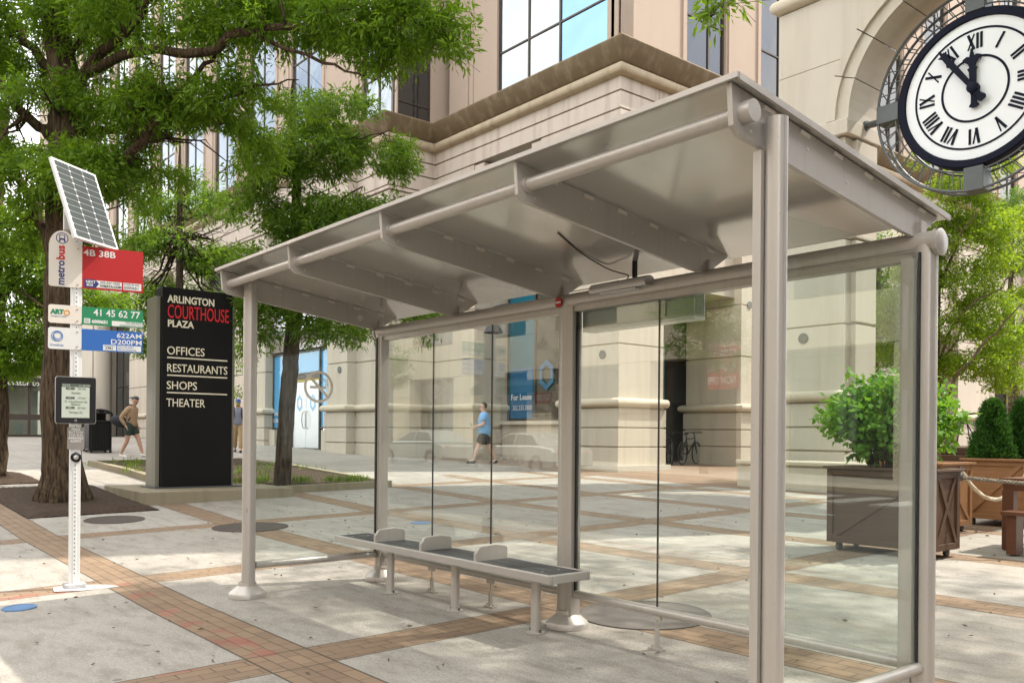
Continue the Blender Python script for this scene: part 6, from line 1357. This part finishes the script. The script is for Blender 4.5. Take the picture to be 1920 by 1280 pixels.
def car(name, label, x, y, z, body, police=False, fx=1):
    t = thing(name, label, 'car', (x, y, z)); L_, Wd = 4.9, 1.86
    prof = [(-2.45, .35), (-2.45, .78), (-2.30, .92), (-1.55, 1.0), (-1.45, 1.01), (1.05, .98), (1.3, .95), (2.2, .82), (2.42, .66), (2.45, .35)]
    M = Matrix.Translation((x, y, z)) @ Matrix.Scale(fx, 4, (1, 0, 0))
    b = MB(); rows = []
    low = [(-2.42, .30), (-1.95, .24), (-1.93, .40), (-1.80, .60), (-1.55, .69), (-1.30, .60), (-1.17, .40), (-1.15, .22), (1.15, .22), (1.17, .40), (1.30, .60), (1.55, .69), (1.80, .60), (1.93, .40), (1.95, .24), (2.43, .30)]
    poly = low+prof[::-1]
    for yy, s in ((-Wd/2, .0), (-Wd/2+.06, 1), (Wd/2-.06, 1), (Wd/2, 0)):
        rows.append([b.b.verts.new((px_*(1 if s else .985), yy, pz__ if s or pz__ < .8 else pz__-.05)) for px_, pz__ in poly])
    n = len(poly)
    for A, B_ in zip(rows, rows[1:]):
        for i in range(n): b.b.faces.new((A[i], A[(i+1) % n], B_[(i+1) % n], B_[i]))
    b.b.faces.new(rows[0][::-1]); b.b.faces.new(rows[-1]); bmesh.ops.triangulate(b.b, faces=[f for f in b.b.faces if len(f.verts) > 4])
    bo = b.build('body', body, t, True, ang=30, xf=M)
    cab = [(-1.85, .98), (-1.15, 1.40), (-.6, 1.455), (.15, 1.44), (1.25, .96)]; c = MB(); rows = []
    for yy, ins in ((-.86, 0), (-.66, 1), (.66, 1), (.86, 0)):
        rows.append([c.b.verts.new((px_*.98, yy, pz__ if ins else (.97 if pz__ < 1.2 else pz__-.03))) if False else c.b.verts.new((px_, yy*(1 if pz__ < 1.2 else .80), pz__-(0 if ins else .02))) for px_, pz__ in cab])
    n = len(cab)
    for A, B_ in zip(rows, rows[1:]):
        for i in range(n-1): c.b.faces.new((A[i], A[i+1], B_[i+1], B_[i]))
    c.b.faces.new(rows[0]); c.b.faces.new(rows[-1][::-1]); c.build('cabin', body, t, True, ang=30, xf=M)
    for s in (-1, 1):
        w_ = MB(); f = lambda u, v: (u, s*(.872-(v-.98)*.40), v)
        for P in ([(-1.55, 1.02), (-1.08, 1.35), (-.30, 1.39), (-.30, 1.02)], [(-.22, 1.02), (-.22, 1.39), (.14, 1.38), (1.02, 1.02)]):
            v_ = [w_.b.verts.new(f(*p)) for p in P]; v2 = [w_.b.verts.new((p_[0], p_[1]-s*.02, p_[2])) for p_ in (f(*p) for p in P)]; w_.b.faces.new(v_); w_.b.faces.new(v2[::-1])
            for i in range(4): w_.b.faces.new((v_[i], v2[i], v2[(i+1) % 4], v_[(i+1) % 4]))
        w_.build('side_window', WINDARK, t, xf=M)
        for xx in (-1.55, 1.55):
            k = MB(); k.tube((xx, s*.72, .33), (xx, s*.93, .33), .33, n=28); wo_ = k.build('wheel', TYRE, t, True, xf=M); k = MB(); k.tube((xx, s*.93, .33), (xx, s*.935, .33), .2, n=24); k.build('rim', SILV, wo_, True, xf=M)
        k = MB(); k.ball((2.36, s*.68, .68), .13, (.5, 1.3, .6), 10); k.build('headlight', SIGNW2, t, True, xf=M)
        k = MB(); k.ball((-2.40, s*.7, .76), .12, (.4, 1.4, .7), 10); k.build('tail_light', INKRED, t, True, xf=M)
    w_ = MB(); w_.hexa([(1.18, -.68, .99), (1.18, .68, .99), (.22, .60, 1.425), (.22, -.60, 1.425), (1.2, -.68, 1.01), (1.2, .68, 1.01), (.24, .60, 1.445), (.24, -.60, 1.445)]); w_.build('windscreen', WINDARK, t, xf=M)
    if police:
        tx = text('lettering', 'POLICE', .40, (x-.1*fx, y+Wd/2+.004, z+.50), (0, 1, 0), INKBLK, t, sx=1.25, bold=.012)
        text('lettering', 'ARLINGTON COUNTY', .13, (x-.1*fx, y+Wd/2+.004, z+.34), (0, 1, 0), INKBLK, t)
    return t
PX_ = -16.9; car('police_car', 'silver police saloon mirrored in the shelter glass right of the walking man', PX_, -15.0, float(roadz(PX_, 0)), SILVCAR, True, -1)
car('parked_car', 'grey saloon car parked across the street mirrored left of the walking man', -23.6, -15.2, float(roadz(-23.6, 0)), WHITECAR, False, -1)
sb = thing('added_side_building', 'unseen brown brick building added across the side street to darken the end glass', 'building', (24, 10, 0))  # unseen block added so the end glass mirrors dark walls, not bright sky
b = MB(); BRICKD = stone_mat('brown_brick', (.13, .085, .06), (.10, .07, .05), .3)
for k in range(12): y0 = -4+k*4.4; b.box(21, 22.2, y0, y0+1.3, -.3, 18)
b.box(21.05, 22.1, -4, 48, 3.6, 5.2); b.box(21.05, 22.1, -4, 48, 8.2, 9.4); b.box(21.05, 22.1, -4, 48, 12.6, 13.8); b.build('wall', BRICKD, sb)
b = MB(); b.box(22.3, 34, -4, 48, -.3, 18); b.build('core', DARKIN, sb)
for k in range(11):
    for z0, z1 in ((.2, 3.55), (5.25, 8.15), (9.45, 12.55)): window((21.5, -4+k*4.4+4.4), (21.5, -4+k*4.4+1.3), z0, z1, (.5,), (), 0, WINDARK, parent=sb)
for k, x in enumerate((-34, -12.5, -2)):
    zz = float(oppz(x, 0)); bl = [((x+random.uniform(-1, 1), -19.5+random.uniform(-.8, .8), zz+4.8+random.uniform(-.8, 1.6)), (1.3, 1.2, .8)) for _ in range(7)]
    tree('street_tree', ['street tree across the road at the far left of the reflections', 'street tree across the road mirrored above the shop window', 'street tree across the road nearest the shelter'][k], 'tree', (x, -19.5, zz), [((x, -19.5, zz-.1), .16), ((x, -19.5, zz+2.5), .13), ((x+.1, -19.4, zz+4.6), .08), ((x, -19.5, zz+6.5), .03)], [], bl, LEAF_OAK, BARK2, .16, .04, 10, 1.0, .2, 3, seed=40+k, flare=False)
bpy.context.view_layer.update()
